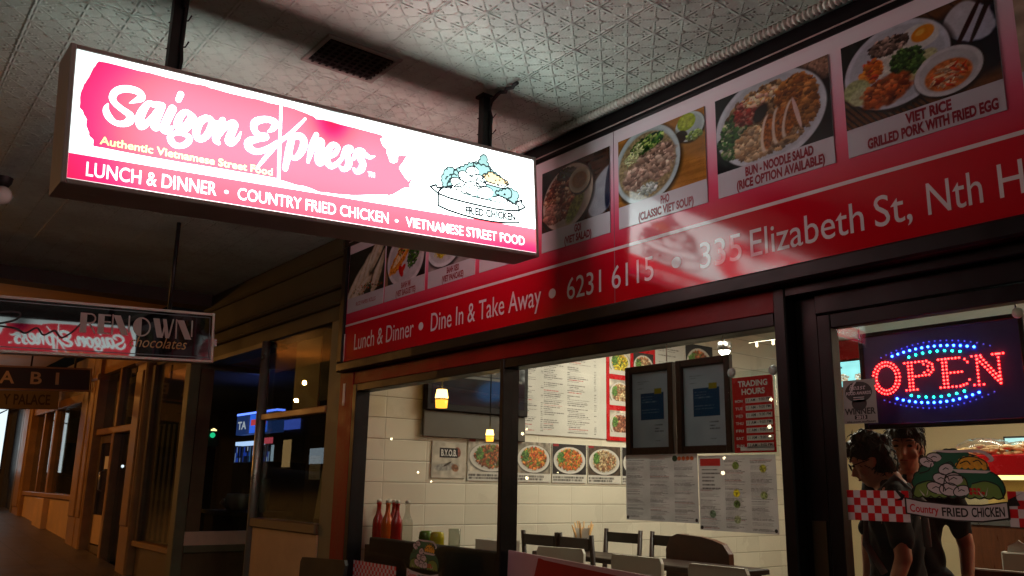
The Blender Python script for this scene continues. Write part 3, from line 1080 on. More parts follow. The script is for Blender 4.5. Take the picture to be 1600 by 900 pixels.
BRUSH = [(0.0851,0.4296),(0.07,0.4013),(0.0584,0.3646),(0.0455,0.3368),(0.0382,0.304),(0.0384,0.258),(0.0495,0.2453),(0.0561,0.2316),(0.0624,0.2221),(0.062,0.198),(0.0686,0.1842),(0.0745,0.1659),(0.0854,0.1574),(0.0868,0.136),(0.1917,0.1347),(0.3562,0.1351),(0.5326,0.1391),(0.6982,0.1412),(0.7353,0.1358),(0.7729,0.1302),(0.8237,0.1294),(0.8757,0.1184),(0.9552,0.1233),(1.0371,0.1335),(1.1216,0.1493),(1.1679,0.1585),(1.1737,0.1516),(1.1825,0.1624),(1.1913,0.1626),(1.1972,0.1663),(1.2268,0.1875),(1.2448,0.2002),(1.2629,0.2047),(1.281,0.2033),(1.269,0.2175),(1.2834,0.2467),(1.2721,0.2418),(1.2651,0.2324),(1.2449,0.2505),(1.2209,0.2794),(1.229,0.2938),(1.2602,0.3412),(1.217,0.3333),(1.2119,0.3049),(1.1971,0.2965),(1.1793,0.2985),(1.1645,0.3326),(1.1636,0.3496),(1.1459,0.3614),(1.1341,0.3868),(1.1517,0.3961),(1.1379,0.4045),(1.103,0.4063),(1.0685,0.4068),(1.0458,0.4071),(0.9786,0.408),(0.9179,0.41),(0.8862,0.4105),(0.8554,0.4068),(0.8437,0.4162),(0.8305,0.4173),(0.7914,0.4245),(0.7656,0.4286),(0.7345,0.4288),(0.69,0.4281),(0.6407,0.4299),(0.5686,0.4281),(0.4985,0.4289),(0.4505,0.43),(0.43,0.4344),(0.41,0.4325),(0.342,0.4305),(0.2779,0.4312),(0.1747,0.4311),(0.1149,0.4318)]
EMB = {'ban':[(1.4081,0.2047),(1.4673,0.1947),(1.5383,0.1902),(1.6208,0.1873),(1.7107,0.1852),(1.7723,0.1895),(1.8381,0.2),(1.836,0.1418),(1.7602,0.1305),(1.6889,0.1252),(1.6096,0.1256),(1.5276,0.1313),(1.4572,0.1405),(1.4075,0.1525)],'bushL':[(1.4375,0.2382),(1.4264,0.2727),(1.4359,0.2948),(1.4503,0.3221),(1.474,0.3308),(1.507,0.3206),(1.5158,0.2727),(1.4822,0.2522)],'bushM':[(1.5954,0.3774),(1.6203,0.3802),(1.6361,0.4173),(1.6613,0.4224),(1.6657,0.3934),(1.6851,0.363),(1.6542,0.3358),(1.6336,0.3109),(1.6579,0.2858),(1.608,0.2747),(1.6138,0.3114)],'bushR':[(1.7077,0.2607),(1.744,0.2755),(1.7861,0.2958),(1.812,0.2874),(1.8382,0.279),(1.8319,0.252),(1.81,0.2268),(1.7637,0.2448)],'chick':[(1.6389,0.3245),(1.6643,0.3377),(1.6848,0.3501),(1.7354,0.3339),(1.7817,0.3209),(1.776,0.3069),(1.7448,0.3013),(1.7038,0.3025),(1.6485,0.3073)],'hillL':[(1.4352,0.2357),(1.4775,0.2514),(1.525,0.2537),(1.5343,0.2389),(1.5335,0.1915),(1.4348,0.2053)],'hillR':[(1.6919,0.2368),(1.7278,0.2493),(1.774,0.2422),(1.8204,0.2221),(1.8301,0.2),(1.762,0.1913),(1.6705,0.1871)],'ribL':[(1.4081,0.2047),(1.3844,0.2187),(1.3686,0.2279),(1.3984,0.2413),(1.4028,0.228),(1.4352,0.2378),(1.4119,0.2175)],'ribR':[(1.8381,0.2),(1.8734,0.2199),(1.8527,0.2382),(1.8585,0.2521),(1.8207,0.2329),(1.8361,0.2182)],'txt':[(1.5668,0.1703),(1.5662,0.1415),(1.8107,0.1691),(1.8101,0.152)],'plate':[(1.6335,0.3066),(1.7654,0.2986),(1.76,0.2912),(1.6333,0.2982)]}
ink_white = sign_light('backlit_white', (0.84, 1.0, 0.97))
ink_red = sign_light('backlit_red', (0.80, 0.016, 0.10), (0.80, 0.050, 0.072))
ink_cream = sign_light('backlit_cream', (1.0, 0.85, 0.22))
ink_teal = sign_light('backlit_teal', (0.085, 0.15, 0.145))
ink_straw = sign_light('backlit_straw', (0.30, 0.22, 0.11))
ink_line = sign_light('backlit_line', (0.004, 0.006, 0.007))


def wobble(pts, amp, n=3, seed=1):
    rg = random.Random(seed)
    out = []
    for k, p in enumerate(pts):
        q = pts[(k + 1) % len(pts)]
        for j in range(n):
            t = j / n
            out.append((p[0] + (q[0] - p[0]) * t + (rg.uniform(-amp, amp) if j else 0), p[1] + (q[1] - p[1]) * t + (rg.uniform(-amp, amp) if j else 0)))
    return out


def scallop(pts, r, step):
    """Leafy outline: little bumps along a closed line."""
    out = []
    n = len(pts)
    ar = sum(pts[k][0] * pts[(k + 1) % n][1] - pts[(k + 1) % n][0] * pts[k][1] for k in range(n))
    sg = 1 if ar > 0 else -1
    for k in range(n):
        p, q = pts[k], pts[(k + 1) % n]
        L = math.hypot(q[0] - p[0], q[1] - p[1])
        m = max(1, int(L / step))
        nx, ny = (q[1] - p[1]) / L * sg, -(q[0] - p[0]) / L * sg
        for j in range(m):
            for t in (0.0, .25, .5, .75):
                f = (j + t) / m
                h = r * math.sin(t * math.pi)
                out.append((p[0] + (q[0] - p[0]) * f + nx * h, p[1] + (q[1] - p[1]) * f + ny * h))
    return out


MOUND = [(1.455, 0.245), (1.60, 0.225), (1.76, 0.225), (1.80, 0.27), (1.745, 0.335), (1.66, 0.372), (1.58, 0.372), (1.50, 0.325)]


def light_box_face(F, par):
    MB().fbox(F, w, SW - w, w, SH - w, -0.006, -0.003).build('panel', ink_white, par)
    red = MB()
    red.poly(F, wobble(BRUSH, 0.0012, 3), -0.0022)
    red.poly(F, [(w, w), (SW - w, w), (SW - w, 0.1275), (w, 0.1000)], -0.0022)
    red.build('red_print', ink_red, par)
    a = MB()
    for k, st in enumerate(SCRIPT):
        a.brush(F, st, -0.0012 + 0.00012 * k)
    text(a, F, 'TM', 1.079, 1.109, 0.2195, 0.019, -0.0012, 0.02)
    text(a, F, 'LUNCH & DINNER', 0.071, 0.487, 0.0335, 0.046, -0.0012, 0.008, slope=0.012)
    text(a, F, 'COUNTRY FRIED CHICKEN', 0.563, 1.172, 0.0385, 0.042, -0.0012, 0.006, slope=0.004)
    text(a, F, 'VIETNAMESE STREET FOOD', 1.252, 1.866, 0.0395, 0.040, -0.0012, 0.006, slope=0.004)
    a.ell(F, 0.5221, 0.0575, 0.0075, 0.0065, -0.0012)
    a.ell(F, 1.209, 0.0565, 0.0075, 0.0065, -0.0012)
    a.build('lettering', ink_white, par)
    b = MB()
    text(b, F, 'Authentic Vietnamese Street Food', 0.105, 0.688, 0.1475, 0.026, -0.0012, 0.01, slope=0.003)
    b.build('tagline', ink_cream, par)
    t = MB()
    for k in ('bushL', 'bushM', 'bushR'):
        t.poly(F, scallop(EMB[k], 0.006, 0.016), -0.0022)
    t.poly(F, scallop(MOUND, 0.007, 0.022), -0.00215)
    t.build('emblem_bushes', ink_teal, par)
    c = MB()
    c.poly(F, scallop(EMB['chick'], 0.005, 0.013), -0.0018)
    c.build('emblem_dish', ink_straw, par)
    h = MB()
    for k in ('hillL', 'hillR'):
        h.poly(F, EMB[k], -0.0016)
    # a heaped plate in the middle: pale dumplings and drumsticks
    heap = [(1.520, .262, .050, .026), (1.585, .258, .048, .030), (1.650, .250, .046, .026), (1.552, .300, .042, .026), (1.618, .298, .044, .028), (1.585, .335, .034, .022)]
    for q, (x, y, rx, ry) in enumerate(heap):
        h.ell(F, x, y, rx, ry, -0.0013 + 1e-5 * q, rot=.3 * (q % 3 - 1))
    h.poly(F, [(1.62, 0.302), (1.655, 0.292), (1.74, 0.287), (1.79, 0.297), (1.775, 0.306), (1.70, 0.300)], -0.0014)
    h.poly(F, EMB['ban'], -0.0010)
    h.poly(F, EMB['ribL'], -0.0012)
    h.poly(F, EMB['ribR'], -0.0012)
    h.build('emblem_banner', ink_white, par)
    l = MB()
    for k in ('ban', 'ribL', 'ribR'):
        l.line(F, EMB[k], 0.0095, -0.0004, True)
    for k in ('hillL', 'hillR'):
        l.line(F, EMB[k][:4], 0.007, -0.0006)
    for k in ('bushL', 'bushM', 'bushR', 'chick'):
        l.line(F, scallop(EMB[k], 0.006, 0.016), 0.006, -0.0009, True)
    l.line(F, [(1.62, 0.302), (1.655, 0.292), (1.74, 0.287), (1.79, 0.297)], 0.007, -0.0006)
    for q, (x, y, rx, ry) in enumerate(heap):
        a0 = .3 * (q % 3 - 1)
        l.line(F, [(x + rx * math.cos(t) * math.cos(a0) - ry * math.sin(t) * math.sin(a0), y + rx * math.cos(t) * math.sin(a0) + ry * math.sin(t) * math.cos(a0)) for t in [2 * math.pi * k / 18 for k in range(14)]], .0060, -0.0007 + 1e-5 * q)
        l.line(F, [(x - rx * .4, y - ry * .1), (x - rx * .1, y + ry * .25), (x + rx * .3, y + ry * .1)], .0050, -0.0006 + 1e-5 * q)
    l.line(F, scallop(MOUND, 0.007, 0.022), 0.006, -0.0009, True)
    rg = random.Random(4)
    for k in range(40):
        x, y = rg.uniform(1.44, 1.80), rg.uniform(0.25, 0.36)
        l.line(F, [(x, y), (x + rg.uniform(-.012, .012), y + rg.uniform(-.006, .010))], 0.006, -0.0005 + k * 1e-6)
    text(l, F, 'FRIED CHICKEN', 1.545, 1.818, 0.1395, 0.031, -0.0003, 0.055, slope=0.036)
    l.build('emblem_lines', ink_line, par)


light_box_face(F1, lb)
light_box_face(F2, lb)

for k, yy in enumerate((-1.964, -0.588)):
    o = thing('hanging_rod', ('square black hanging rod at the street end of the light box', 'square black hanging rod by the wall end of the light box, cable tied on')[k],
              'rod', (-2.965, yy, 2.9), 'rods carrying the light box')
    zb = 2.402 + SH + (yy + 2.274) * 0.0555 - 0.004
    MB().box(-2.983, -2.947, yy - 0.018, yy + 0.018, zb, 3.238).build('bar', 'dark_metal', o)
    MB().box(-2.995, -2.935, yy - 0.03, yy + 0.03, 3.238, 3.2495).build('ceiling_plate', 'dark_metal', o)
    MB().box(-3.0, -2.93, yy - 0.035, yy + 0.035, zb - 0.001, zb + 0.008).build('foot_plate', 'dark_metal', o)
    cb = MB()
    rg = random.Random(k)
    pth = [(-2.94, yy + 0.02, zb + 0.02)]
    for q in range(1, 7):
        pth.append((-2.944 + rg.uniform(-.006, .006), yy + 0.022 + rg.uniform(-.004, .004), zb + 0.02 + (3.22 - zb - 0.02) * q / 6))
    for q in range(1, 9):
        pth.append((-2.944 + 0.026 * q, yy + 0.02 + rg.uniform(-.008, .008), 3.236 + rg.uniform(-.004, .002)))
    cb.tube(pth, 0.0085, 7)
    cb.tube([(p[0] + 0.01, p[1] - 0.012, p[2] - 0.006) for p in pth[5:]], 0.006, 6)
    for q in (2, 4):
        cb.tube([(-2.99, yy - 0.02, pth[q][2]), (-2.94, yy + 0.034, pth[q][2] + 0.004), (-2.925, yy + 0.04, pth[q][2] + 0.02)], 0.003, 5)
    cb.build('cable', 'black_matte', o)

gl = thing('ceiling_globe_lamp', 'small white globe lamp, unlit, under the awning left of the light box', 'lamp', (-5.72, -2.15, 3.25))
MB().lathe((-5.72, -2.15, 3.25), [(0.0, -0.055), (0.03, -0.055), (0.045, -0.03), (0.05, 0.0)], 16).build('base', 'dark_metal', gl)
MB().ball((-5.72, -2.15, 3.14), 0.058, 18).build('globe', mat('opal_glass', rgb(220, 216, 206), 0.15, mottle=0.02), gl)

# ------------------------------------------------------------------ restaurant shopfront
sf = thing('shopfront', 'black and red restaurant shopfront with two windows and a glass door', 'shopfront', (-3, 0, 0.2))
FF = facade(0.0)
pier = MB()
pier.fbox(FF, -5.41, -5.215, 0.1, 2.24, -0.10, 0.012, 0.004)
pier.build('red_pier', 'red_paint', sf)
rp = MB()
rp.fbox(FF, -5.215, -1.876, 2.150, 2.239, -0.08, 0.006, 0.003)
rp.build('red_panel', 'red_paint', sf)
fm = MB()
# black window frames and mullions, all butted
fm.fbox(FF, -5.215, -5.16, 0.75, 2.150, -0.09, 0.012, 0.004)
fm.fbox(FF, -5.16, -3.566, 2.100, 2.150, -0.09, 0.010, 0.004)
fm.fbox(FF, -3.566, -3.533, 0.75, 2.150, -0.09, 0.014, 0.004)
fm.fbox(FF, -3.533, -1.876, 2.098, 2.150, -0.09, 0.010, 0.004)
fm.fbox(FF, -5.16, -3.566, 0.75, 0.80, -0.09, 0.010, 0.004)
fm.fbox(FF, -3.533, -1.876, 0.75, 0.80, -0.09, 0.010, 0.004)
fm.fbox(FF, -1.876, -1.825, 0.13, 2.239, -0.09, 0.014, 0.005)
fm.fbox(FF, -1.825, -1.73, 0.12, 2.20, -0.10, -0.045, 0.005)
fm.fbox(FF, -1.825, 0.6, 2.20, 2.239, -0.10, 0.012, 0.004)
fm.fbox(FF, -1.73, 0.6, 2.125, 2.199, -0.10, -0.028, 0.004)
fm.build('window_frame', 'black_paint', sf)
pl = MB()
for z in (1.45,):
    pl.fbox(FF, -1.80, -1.745, 1.15, 1.40, -0.045, -0.041)
pl.build('push_plate', mat('bronze_plate', rgb(70, 60, 40), 0.5, metal=.6), sf)
MB().fbox(FF, -5.215, -1.876, 0.1, 0.75, -0.10, -0.01).build('stall_riser', 'red_paint', sf)
for a0, a1 in ((-5.165, -3.560), (-3.538, -1.870)):
    MB().fbox(FF, a0, a1, 0.79, 2.11, -0.046, -0.040).build('glass_pane', 'glass', sf)
dr = MB()
dr.frame_ring(FF, -1.728, -0.70, 0.28, 2.122, 0.052, -0.085, -0.035)
dr = dr.build('door', 'black_paint', sf)
MB().fbox(FF, -1.678, -0.75, 0.33, 2.075, -0.064, -0.058).build('glass_pane', 'glass', dr, loc=(-3, 0, 0.2))
MB().fbox(FF, -0.70, 0.6, 0.1, 2.20, -0.10, -0.03).build('side_panel', 'red_paint', sf)
MB().fbox(FF, -5.41, 1.6, 2.24, 3.25, -0.20, 0.0).build('lintel', 'black_matte', sf)
MB().fbox(FF, 0.6, 1.6, 0.1, 2.24, -0.10, 0.01).build('side_pier', 'red_paint', sf)
for ch in dr.children:
    ch.location = (0, 0, 0)

stk = MB().fbox(FF, -5.352, -5.322, 2.015, 2.165, 0.013, 0.0145)
tag(stk.build('sticker', 'paper', None, (-5.337, -0.013, 2.09)), 'small white paper strip stuck on the red pier', 'sticker')

# fascia sign
FS = facade(-0.05)
fs = thing('fascia_sign', 'long red fascia sign with food photos and white lettering above the windows', 'sign', (-3, 0, 2.3))
MB().fbox(FS, -5.30, 1.5, 2.304, 3.128, -0.045, 0.0).build('panel', 'fascia_panel', fs)
fb = MB()
fb.fbox(FS, -5.37, 1.55, 2.240, 2.303, -0.05, 0.022, 0.008)
fb.fbox(FS, -5.37, 1.55, 3.129, 3.222, -0.05, 0.012, 0.006)
fb.fbox(FS, -5.37, -5.301, 2.3035, 3.1285, -0.05, 0.020, 0.008)
fb.build('border_frame', 'black_paint', fs)
tr = MB().fbox(FS, -5.301, -5.294, 2.31, 2.50, 0.001, 0.006)
tr.fbox(FS, -5.30, 1.5, 3.150, 3.156, 0.0125, 0.0145)
tr.build('edge_trim', 'alu', fs)
MB().fbox(FS, -2.6735, -2.6705, 2.306, 3.126, 0.0004, 0.0012).build('panel_joint', mat('joint', rgb(120, 70, 84), 0.5), fs)
lt = MB()
lt.fbox(FS, -5.30, 1.5, 2.549, 2.563, 0.0008, 0.0016)
for s_, a0, a1, b0, cp in (('Lunch & Dinner', -5.155, -4.395, 2.373, 0.107), ('Dine In & Take Away', -4.200, -3.190, 2.376, 0.107),
                           ('6231 6115', -2.995, -2.437, 2.373, 0.104), ('335', -2.182, -1.977, 2.370, 0.106), ('Elizabeth', -1.936, -1.470, 2.370, 0.106), ('St,', -1.430, -1.302, 2.370, 0.106), ('Nth', -1.250, -1.080, 2.370, 0.106), ('Hobart', -1.032, -.68, 2.370, 0.106)):
    text(lt, FS, s_, a0, a1, b0, cp, 0.0014, 0.0)
for a in (-4.311, -3.104, -2.308):
    lt.ell(FS, a, 2.422, 0.026, 0.024, 0.0014)
lt.build('lettering', 'white_ink', fs)

WOOD, DARK = (150, 92, 44), (22, 22, 24)


def pic_rolls():
    p = Pic(1.22, 112, (18, 20, 18)).grain(.4, 9)
    for k, (x, y, a) in enumerate(((.25, .25, .9), (.50, .42, 1.05), (.75, .62, 1.1), (.42, .10, .6), (1.0, .4, 1.2), (.98, .85, 1.0))):
        p.ell(x + .02, y - .05, .50, .13, (60, 58, 40), a, .2)
        p.ell(x, y, .48, .125, (206, 190, 160), a, .25, tex=.16, cell=7)
        p.ell(x - .03, y + .03, .40, .05, (232, 224, 206), a, .8)
    p.bits(.65, .12, .5, .10, 40, .02, [(90, 110, 60), (210, 200, 180), (170, 90, 60)])
    return p


def pic_roll_bread():
    p = Pic(1.22, 112, (40, 26, 20)).grain(.3, 10)
    p.rect(0, .1, 0, .6, (150, 120, 90))
    p.plate(.62, .45, .56, .56, 0, (226, 216, 222))
    p.ell(.46, .50, .42, .15, (226, 134, 40), .75, .15, rough=.1, tex=.3)
    p.ell(.52, .60, .38, .07, (236, 200, 150), .75, .2, tex=.2)
    p.bits(.62, .78, .30, .12, 90, .03, [(70, 110, 40), (200, 190, 90), (190, 60, 40), (226, 150, 60)], .7)
    p.bits(.86, .50, .15, .27, 130, .028, [(50, 92, 36), (80, 120, 50), (40, 70, 30)], -.3)
    p.ell(.50, .22, .06, .13, (200, 24, 28), .4, .2)
    p.ell(.56, .26, .05, .10, (214, 34, 30), -.7, .2)
    return p


def pic_pancake():
    p = Pic(1.22, 112, (150, 140, 138)).grain(.15, 12)
    p.plate(.42, .52, .50, .50, 0, (222, 226, 232))
    p.ell(.46, .50, .34, .28, (214, 186, 34), .5, .12, rough=.1, tex=.3)
    p.bits(.40, .42, .20, .16, 50, .03, [(200, 140, 30), (230, 200, 60), (180, 110, 40)])
    p.bits(.86, .60, .14, .20, 110, .03, [(60, 100, 40), (90, 130, 50)])
    p.ell(1.05, .45, .03, .2, (24, 22, 22), -.5, .2)
    p.bits(1.1, .45, .09, .12, 30, .03, [(160, 60, 50), (120, 60, 50)])
    return p


def pic_soup():
    p = Pic(1.22, 120, (172, 116, 52)).grain(.12, 4, 8)
    p.strips(.0, 1.3, 0, 1, (156, 102, 44), .09, .08, 1.45)
    p.ell(.18, .14, .12, .10, (40, 34, 26), .3, .4)
    p.plate(1.02, .80, .19, .20, 0, (196, 214, 214))
    p.ell(.98, .88, .12, .12, (150, 172, 40), .2, .1, tex=.2)
    p.ell(.98, .89, .09, .09, (176, 190, 70), .2, .3, tex=.2)
    p.ell(.90, .70, .09, .085, (48, 22, 18), 0, .15)
    p.bits(1.08, .66, .10, .06, 40, .022, [(110, 140, 70), (150, 170, 90)])
    p.plate(.42, .50, .47, .56, 0, (188, 204, 208), .90)
    p.ell(.42, .49, .41, .48, (146, 128, 92), 0, .06, tex=.22)
    p.ell(.60, .52, .22, .26, (156, 128, 112), .3, .25, rough=.2, tex=.35, cell=5)
    p.ell(.24, .36, .17, .19, (166, 138, 122), .2, .25, rough=.2, tex=.35, cell=5)
    p.bits(.56, .50, .26, .26, 60, .04, [(170, 140, 124), (130, 104, 90), (190, 164, 146)])
    p.bits(.26, .34, .15, .16, 40, .04, [(176, 150, 134), (136, 108, 96)])
    p.bits(.44, .80, .24, .10, 150, .028, [(44, 80, 30), (74, 110, 40), (30, 60, 26), (160, 176, 96)], .2)
    p.bits(.24, .70, .16, .08, 30, .014, [(196, 204, 150), (180, 190, 130)], .8, 5)
    p.bits(.44, .14, .14, .08, 30, .03, [(190, 200, 200), (160, 170, 160)])
    return p


def pic_noodle():
    p = Pic(1.24, 128, (22, 24, 28)).grain(.3, 12)
    p.ell(1.10, .90, .20, .20, (150, 112, 92), 0, .4, tex=.3)
    p.plate(.60, .50, .60, .58, 0, (206, 212, 222), .9)
    p.bits(.60, .50, .50, .44, 420, .035, [(140, 108, 70), (110, 80, 50), (160, 130, 90)], seed=2)
    p.bits(.22, .42, .18, .28, 190, .032, [(50, 90, 36), (36, 70, 30), (90, 120, 60), (176, 180, 140)], -.2)
    p.bits(.40, .68, .17, .15, 130, .035, [(140, 50, 44), (110, 40, 36), (176, 110, 96)], .5)
    p.bits(.55, .80, .20, .07, 70, .03, [(214, 150, 90), (230, 176, 150), (214, 190, 150)], .1)
    p.ell(.52, .60, .07, .12, (30, 22, 20), -.5, .4)
    p.bits(.90, .66, .20, .24, 330, .034, [(158, 96, 40), (186, 124, 60), (120, 70, 30), (140, 90, 36)], seed=5)
    p.bits(1.0, .42, .10, .18, 110, .034, [(168, 108, 48), (130, 80, 34)], -.5)
    p.bits(.42, .24, .20, .20, 150, .036, [(196, 168, 130), (176, 144, 104), (150, 116, 80)])
    for x, y, a in ((.60, .33, 1.45), (.72, .38, 1.5), (.84, .42, 1.35)):
        p.ell(x - .035, y - .01, .23, .05, (222, 200, 176), a, .15)
        p.ell(x, y, .22, .055, (146, 84, 34), a, .15, tex=.4)
    p.ell(.90, .44, .21, .022, (226, 190, 176), 1.75, .2)
    return p


def pic_rice():
    p = Pic(1.24, 128, (96, 60, 36)).grain(.2, 5, 6)
    p.strips(.5, 1.3, .45, 1, (66, 40, 26), .16, .10, .5)
    p.rect(0, .34, .55, 1, (18, 18, 18))
    p.strips(0, .7, 0, .34, (46, 32, 24), .045, .42, .55)
    p.ell(1.06, .52, .34, .40, (20, 22, 34), .4, .3)
    p.ell(1.06, .70, .16, .22, (186, 192, 212), .4, .12, rough=.1)
    p.ell(.98, .78, .12, .18, (206, 206, 216), -.4, .15)
    p.ell(1.04, .70, .022, .30, (54, 22, 20), -.45, .3)
    p.ell(1.15, .74, .022, .30, (44, 20, 18), -.40, .3)
    p.plate(.46, .56, .44, .47, -.25, (206, 212, 226), .9)
    p.ell(.66, .76, .17, .15, (226, 226, 222), .2, .12, rough=.12)
    p.ell(.70, .79, .095, .085, (232, 140, 20), .5, .12)
    p.ell(.68, .81, .04, .03, (250, 190, 70), .5, .5)
    p.ell(.44, .62, .20, .16, (222, 218, 206), 0, .15, rough=.2, tex=.12)
    p.bits(.42, .80, .16, .09, 110, .028, [(84, 66, 56), (120, 96, 84), (60, 46, 40), (170, 140, 126)])
    p.bits(.26, .58, .08, .13, 50, .03, [(222, 112, 30), (236, 140, 50), (190, 60, 30)], -.3)
    p.ell(.12, .42, .12, .13, (176, 186, 130), .3, .15, tex=.15)
    p.ell(.16, .34, .11, .10, (190, 196, 150), .3, .2, tex=.15)
    p.ell(.66, .46, .17, .10, (196, 200, 146), .8, .15, tex=.15)
    p.bits(.56, .55, .13, .14, 150, .028, [(50, 84, 36), (80, 116, 50), (36, 62, 28)])
    p.ell(.37, .30, .22, .16, (150, 66, 26), .35, .2, rough=.15, tex=.4, cell=5)
    p.bits(.37, .32, .18, .12, 50, .035, [(170, 80, 32), (124, 52, 22), (190, 104, 50)])
    p.plate(.86, .28, .26, .25, 0, (212, 212, 216), .86)
    p.ell(.86, .24, .18, .16, (206, 112, 52), 0, .1, tex=.2)
    p.bits(.86, .23, .14, .10, 26, .018, [(226, 176, 130), (190, 60, 30), (236, 190, 150)], .6, 4)
    return p


def pic_salad():
    p = Pic(1.22, 120, (66, 42, 30)).grain(.25, 5, 6)
    p.rect(0, .35, .5, 1, (20, 20, 22))
    p.strips(0, 1.22, 0, .28, (36, 26, 22), .05, .5, .6)
    p.ell(1.12, .35, .22, .40, (170, 172, 184), -.5, .1)
    p.ell(1.20, .40, .06, .34, (34, 44, 70), -.1, .2)
    p.plate(.48, .46, .44, .52, -.45, (206, 190, 174), .9)
    p.bits(.36, .48, .28, .38, 420, .032, [(150, 84, 60), (116, 56, 44), (176, 116, 84), (90, 44, 36), (190, 150, 120)], -.4, seed=8)
    p.bits(.46, .84, .16, .08, 80, .03, [(44, 56, 28), (60, 70, 36), (30, 34, 22)])
    p.bits(.20, .26, .14, .14, 90, .035, [(186, 140, 120), (160, 110, 96)])
    p.ell(.62, .26, .10, .26, (126, 132, 66), -.55, .3, tex=.3)
    p.plate(.70, .66, .19, .20, 0, (196, 176, 150), .84)
    p.ell(.70, .66, .13, .13, (140, 100, 60), 0, .2, tex=.1)
    return p


def pic_plain():
    p = Pic(1.22, 60, (170, 150, 130)).grain(.2, 8)
    p.plate(.6, .5, .5, .5, 0, (220, 220, 224))
    p.bits(.6, .5, .36, .34, 200, .05, [(170, 120, 60), (120, 90, 50), (90, 120, 50), (200, 170, 120)])
    return p


PH = [(-5.287, .50, pic_rolls, ['RICE PAPER ROLLS'], 'framed print of pale rice paper rolls'),
      (-4.772, .485, pic_roll_bread, ['BANH MI', '(VIET BAGUETTE)'], None),
      (-4.250, .485, pic_pancake, ['BANH XEO', '(VIET PANCAKE)'], None),
      (-3.722, .485, pic_plain, [], None),
      (-3.185, .49, pic_salad, ['GOI', '(VIET SALAD)'], None),
      (-2.638, .507, pic_soup, ['PHO', '(CLASSIC VIET SOUP)'], None),
      (-2.075, .518, pic_noodle, ['BUN - NOODLE SALAD', '(RICE OPTION AVAILABLE)'], None),
      (-1.505, .522, pic_rice, ['VIET RICE', 'GRILLED PORK WITH FRIED EGG'], None),
      (-0.93, .52, pic_plain, [], None)]
PHL = ['rice paper rolls photo', 'filled baguette photo', 'yellow pancake photo', 'mostly hidden dish photo', 'brown salad photo', 'noodle soup bowl photo', 'noodle salad plate photo', 'rice plate with fried egg photo', 'dish photo at the frame edge']
for (a0, wd, fn, cap_, _), lab in zip(PH, PHL):
    p = fn().grain(.035, 1.6).grain(.05, 9)
    zb, zt, zc = 2.640, 3.062, 2.742
    ph = p.mesh(FS, a0, a0 + wd, zc, zt, 0.0045).build('food_photo', 'print', fs)
    ph['label'] = lab
    MB().fbox(FS, a0, a0 + wd, zb, zt + .001, 0.0005, 0.004).build('backing', 'print_back', ph, loc=parent_loc(ph))
    if cap_:
        t = MB()
        wide = len(cap_) > 1
        if not wide:
            text(t, FS, cap_[0], a0 + .13, a0 + wd - .10, zb + .035, .026, .005, 0.02)
        else:
            w1 = min(.9, .052 * len(cap_[0]) * .5)
            l0 = wd * min(.58, .0325 * len(cap_[0]))
            l1 = wd * min(.82, .0325 * len(cap_[1]))
            c_ = a0 + wd * .55
            text(t, FS, cap_[0], c_ - l0 / 2, c_ + l0 / 2, zb + .058, .034, .005, 0.045)
            text(t, FS, cap_[1], c_ - l1 / 2, c_ + l1 / 2, zb + .012, .034, .005, 0.045)
        t.build('caption', 'maroon_ink', ph)
    for c in ph.children:
        c.location = (0, 0, 0)

# ------------------------------------------------------------------ inside the restaurant
FZ = 0.28
WALL = Frame((-5.35, 0, 0), (0, 1, 0), (0, 0, 1))        # seen from +x


def wall_thing(name, label, cat, y0, y1, z0, z1, pic, group=None, back=0.012, mtl='print_matte', c0=0.001):
    o = thing(name, label, cat, (-5.35, (y0 + y1) / 2, z0), group)
    MB().fbox(WALL, y0, y1, z0, z1, c0, c0 + back - .001).build('backing', 'paper', o)
    pic.mesh(WALL, y0 + .002, y1 - .002, z0 + .002, z1 - .002, c0 + back).build('print', mtl, o)
    return o


# wall screen
tv = thing('television', 'black wall television showing a dim slide high on the tiled wall', 'television', (-5.35, 1.08, 1.95))
bx = MB().fbox(WALL, 0.62, 1.56, 2.03, 2.62, 0.02, 0.075, 0.006)
bx.build('body', 'black_paint', tv)
MB().fbox(WALL, 0.62, 1.56, 1.84, 2.028, 0.02, 0.045, 0.004).build('lower_panel', mat('grey_panel', rgb(84, 80, 72), 0.4), tv)
p = Pic(1.55, 80, (12, 16, 20)).grain(.3, 8)
p.rect(.22, 1.2, .45, 1, (54, 52, 48))
p.ell(.60, .78, .40, .12, (104, 94, 82), -.8, .2, tex=.2)
p.ell(.95, .72, .16, .22, (120, 108, 92), .2, .2, tex=.4)
p.ell(1.0, .25, .3, .16, (16, 44, 70), .3, .6)
p.rect(.2, 1.5, .40, .44, (70, 68, 62))
p.mesh(WALL, 0.66, 1.52, 2.08, 2.59, 0.0775).build('screen', printed('lit_slide', 0.1, emis=1.2), tv)


def dish_pic(kind, asp=1.25, rows=64):
    bg = {'a': (150, 140, 124), 'b': (40, 36, 36), 'c': (80, 66, 54), 'd': (196, 186, 170)}[kind[0]]
    p = Pic(asp, rows, bg).grain(.25, 7)
    p.plate(asp / 2, .46, asp * .47, .44, 0, (214, 208, 198), .88)
    cols = {'1': [(150, 76, 40), (120, 60, 30), (176, 104, 60), (96, 110, 50)], '2': [(196, 96, 40), (214, 130, 60), (170, 70, 30), (110, 120, 50)],
            '3': [(176, 150, 110), (196, 176, 136), (130, 100, 70), (150, 90, 60)], '4': [(200, 176, 40), (226, 200, 70), (70, 110, 50), (180, 140, 40)],
            '5': [(120, 64, 44), (96, 48, 36), (150, 90, 66), (176, 130, 100)]}[kind[1]]
    p.bits(asp / 2, .48, asp * .36, .34, 260, .05, cols)
    p.bits(asp * .25, .55, .14, .18, 50, .04, [(70, 110, 50), (96, 130, 60)])
    return p


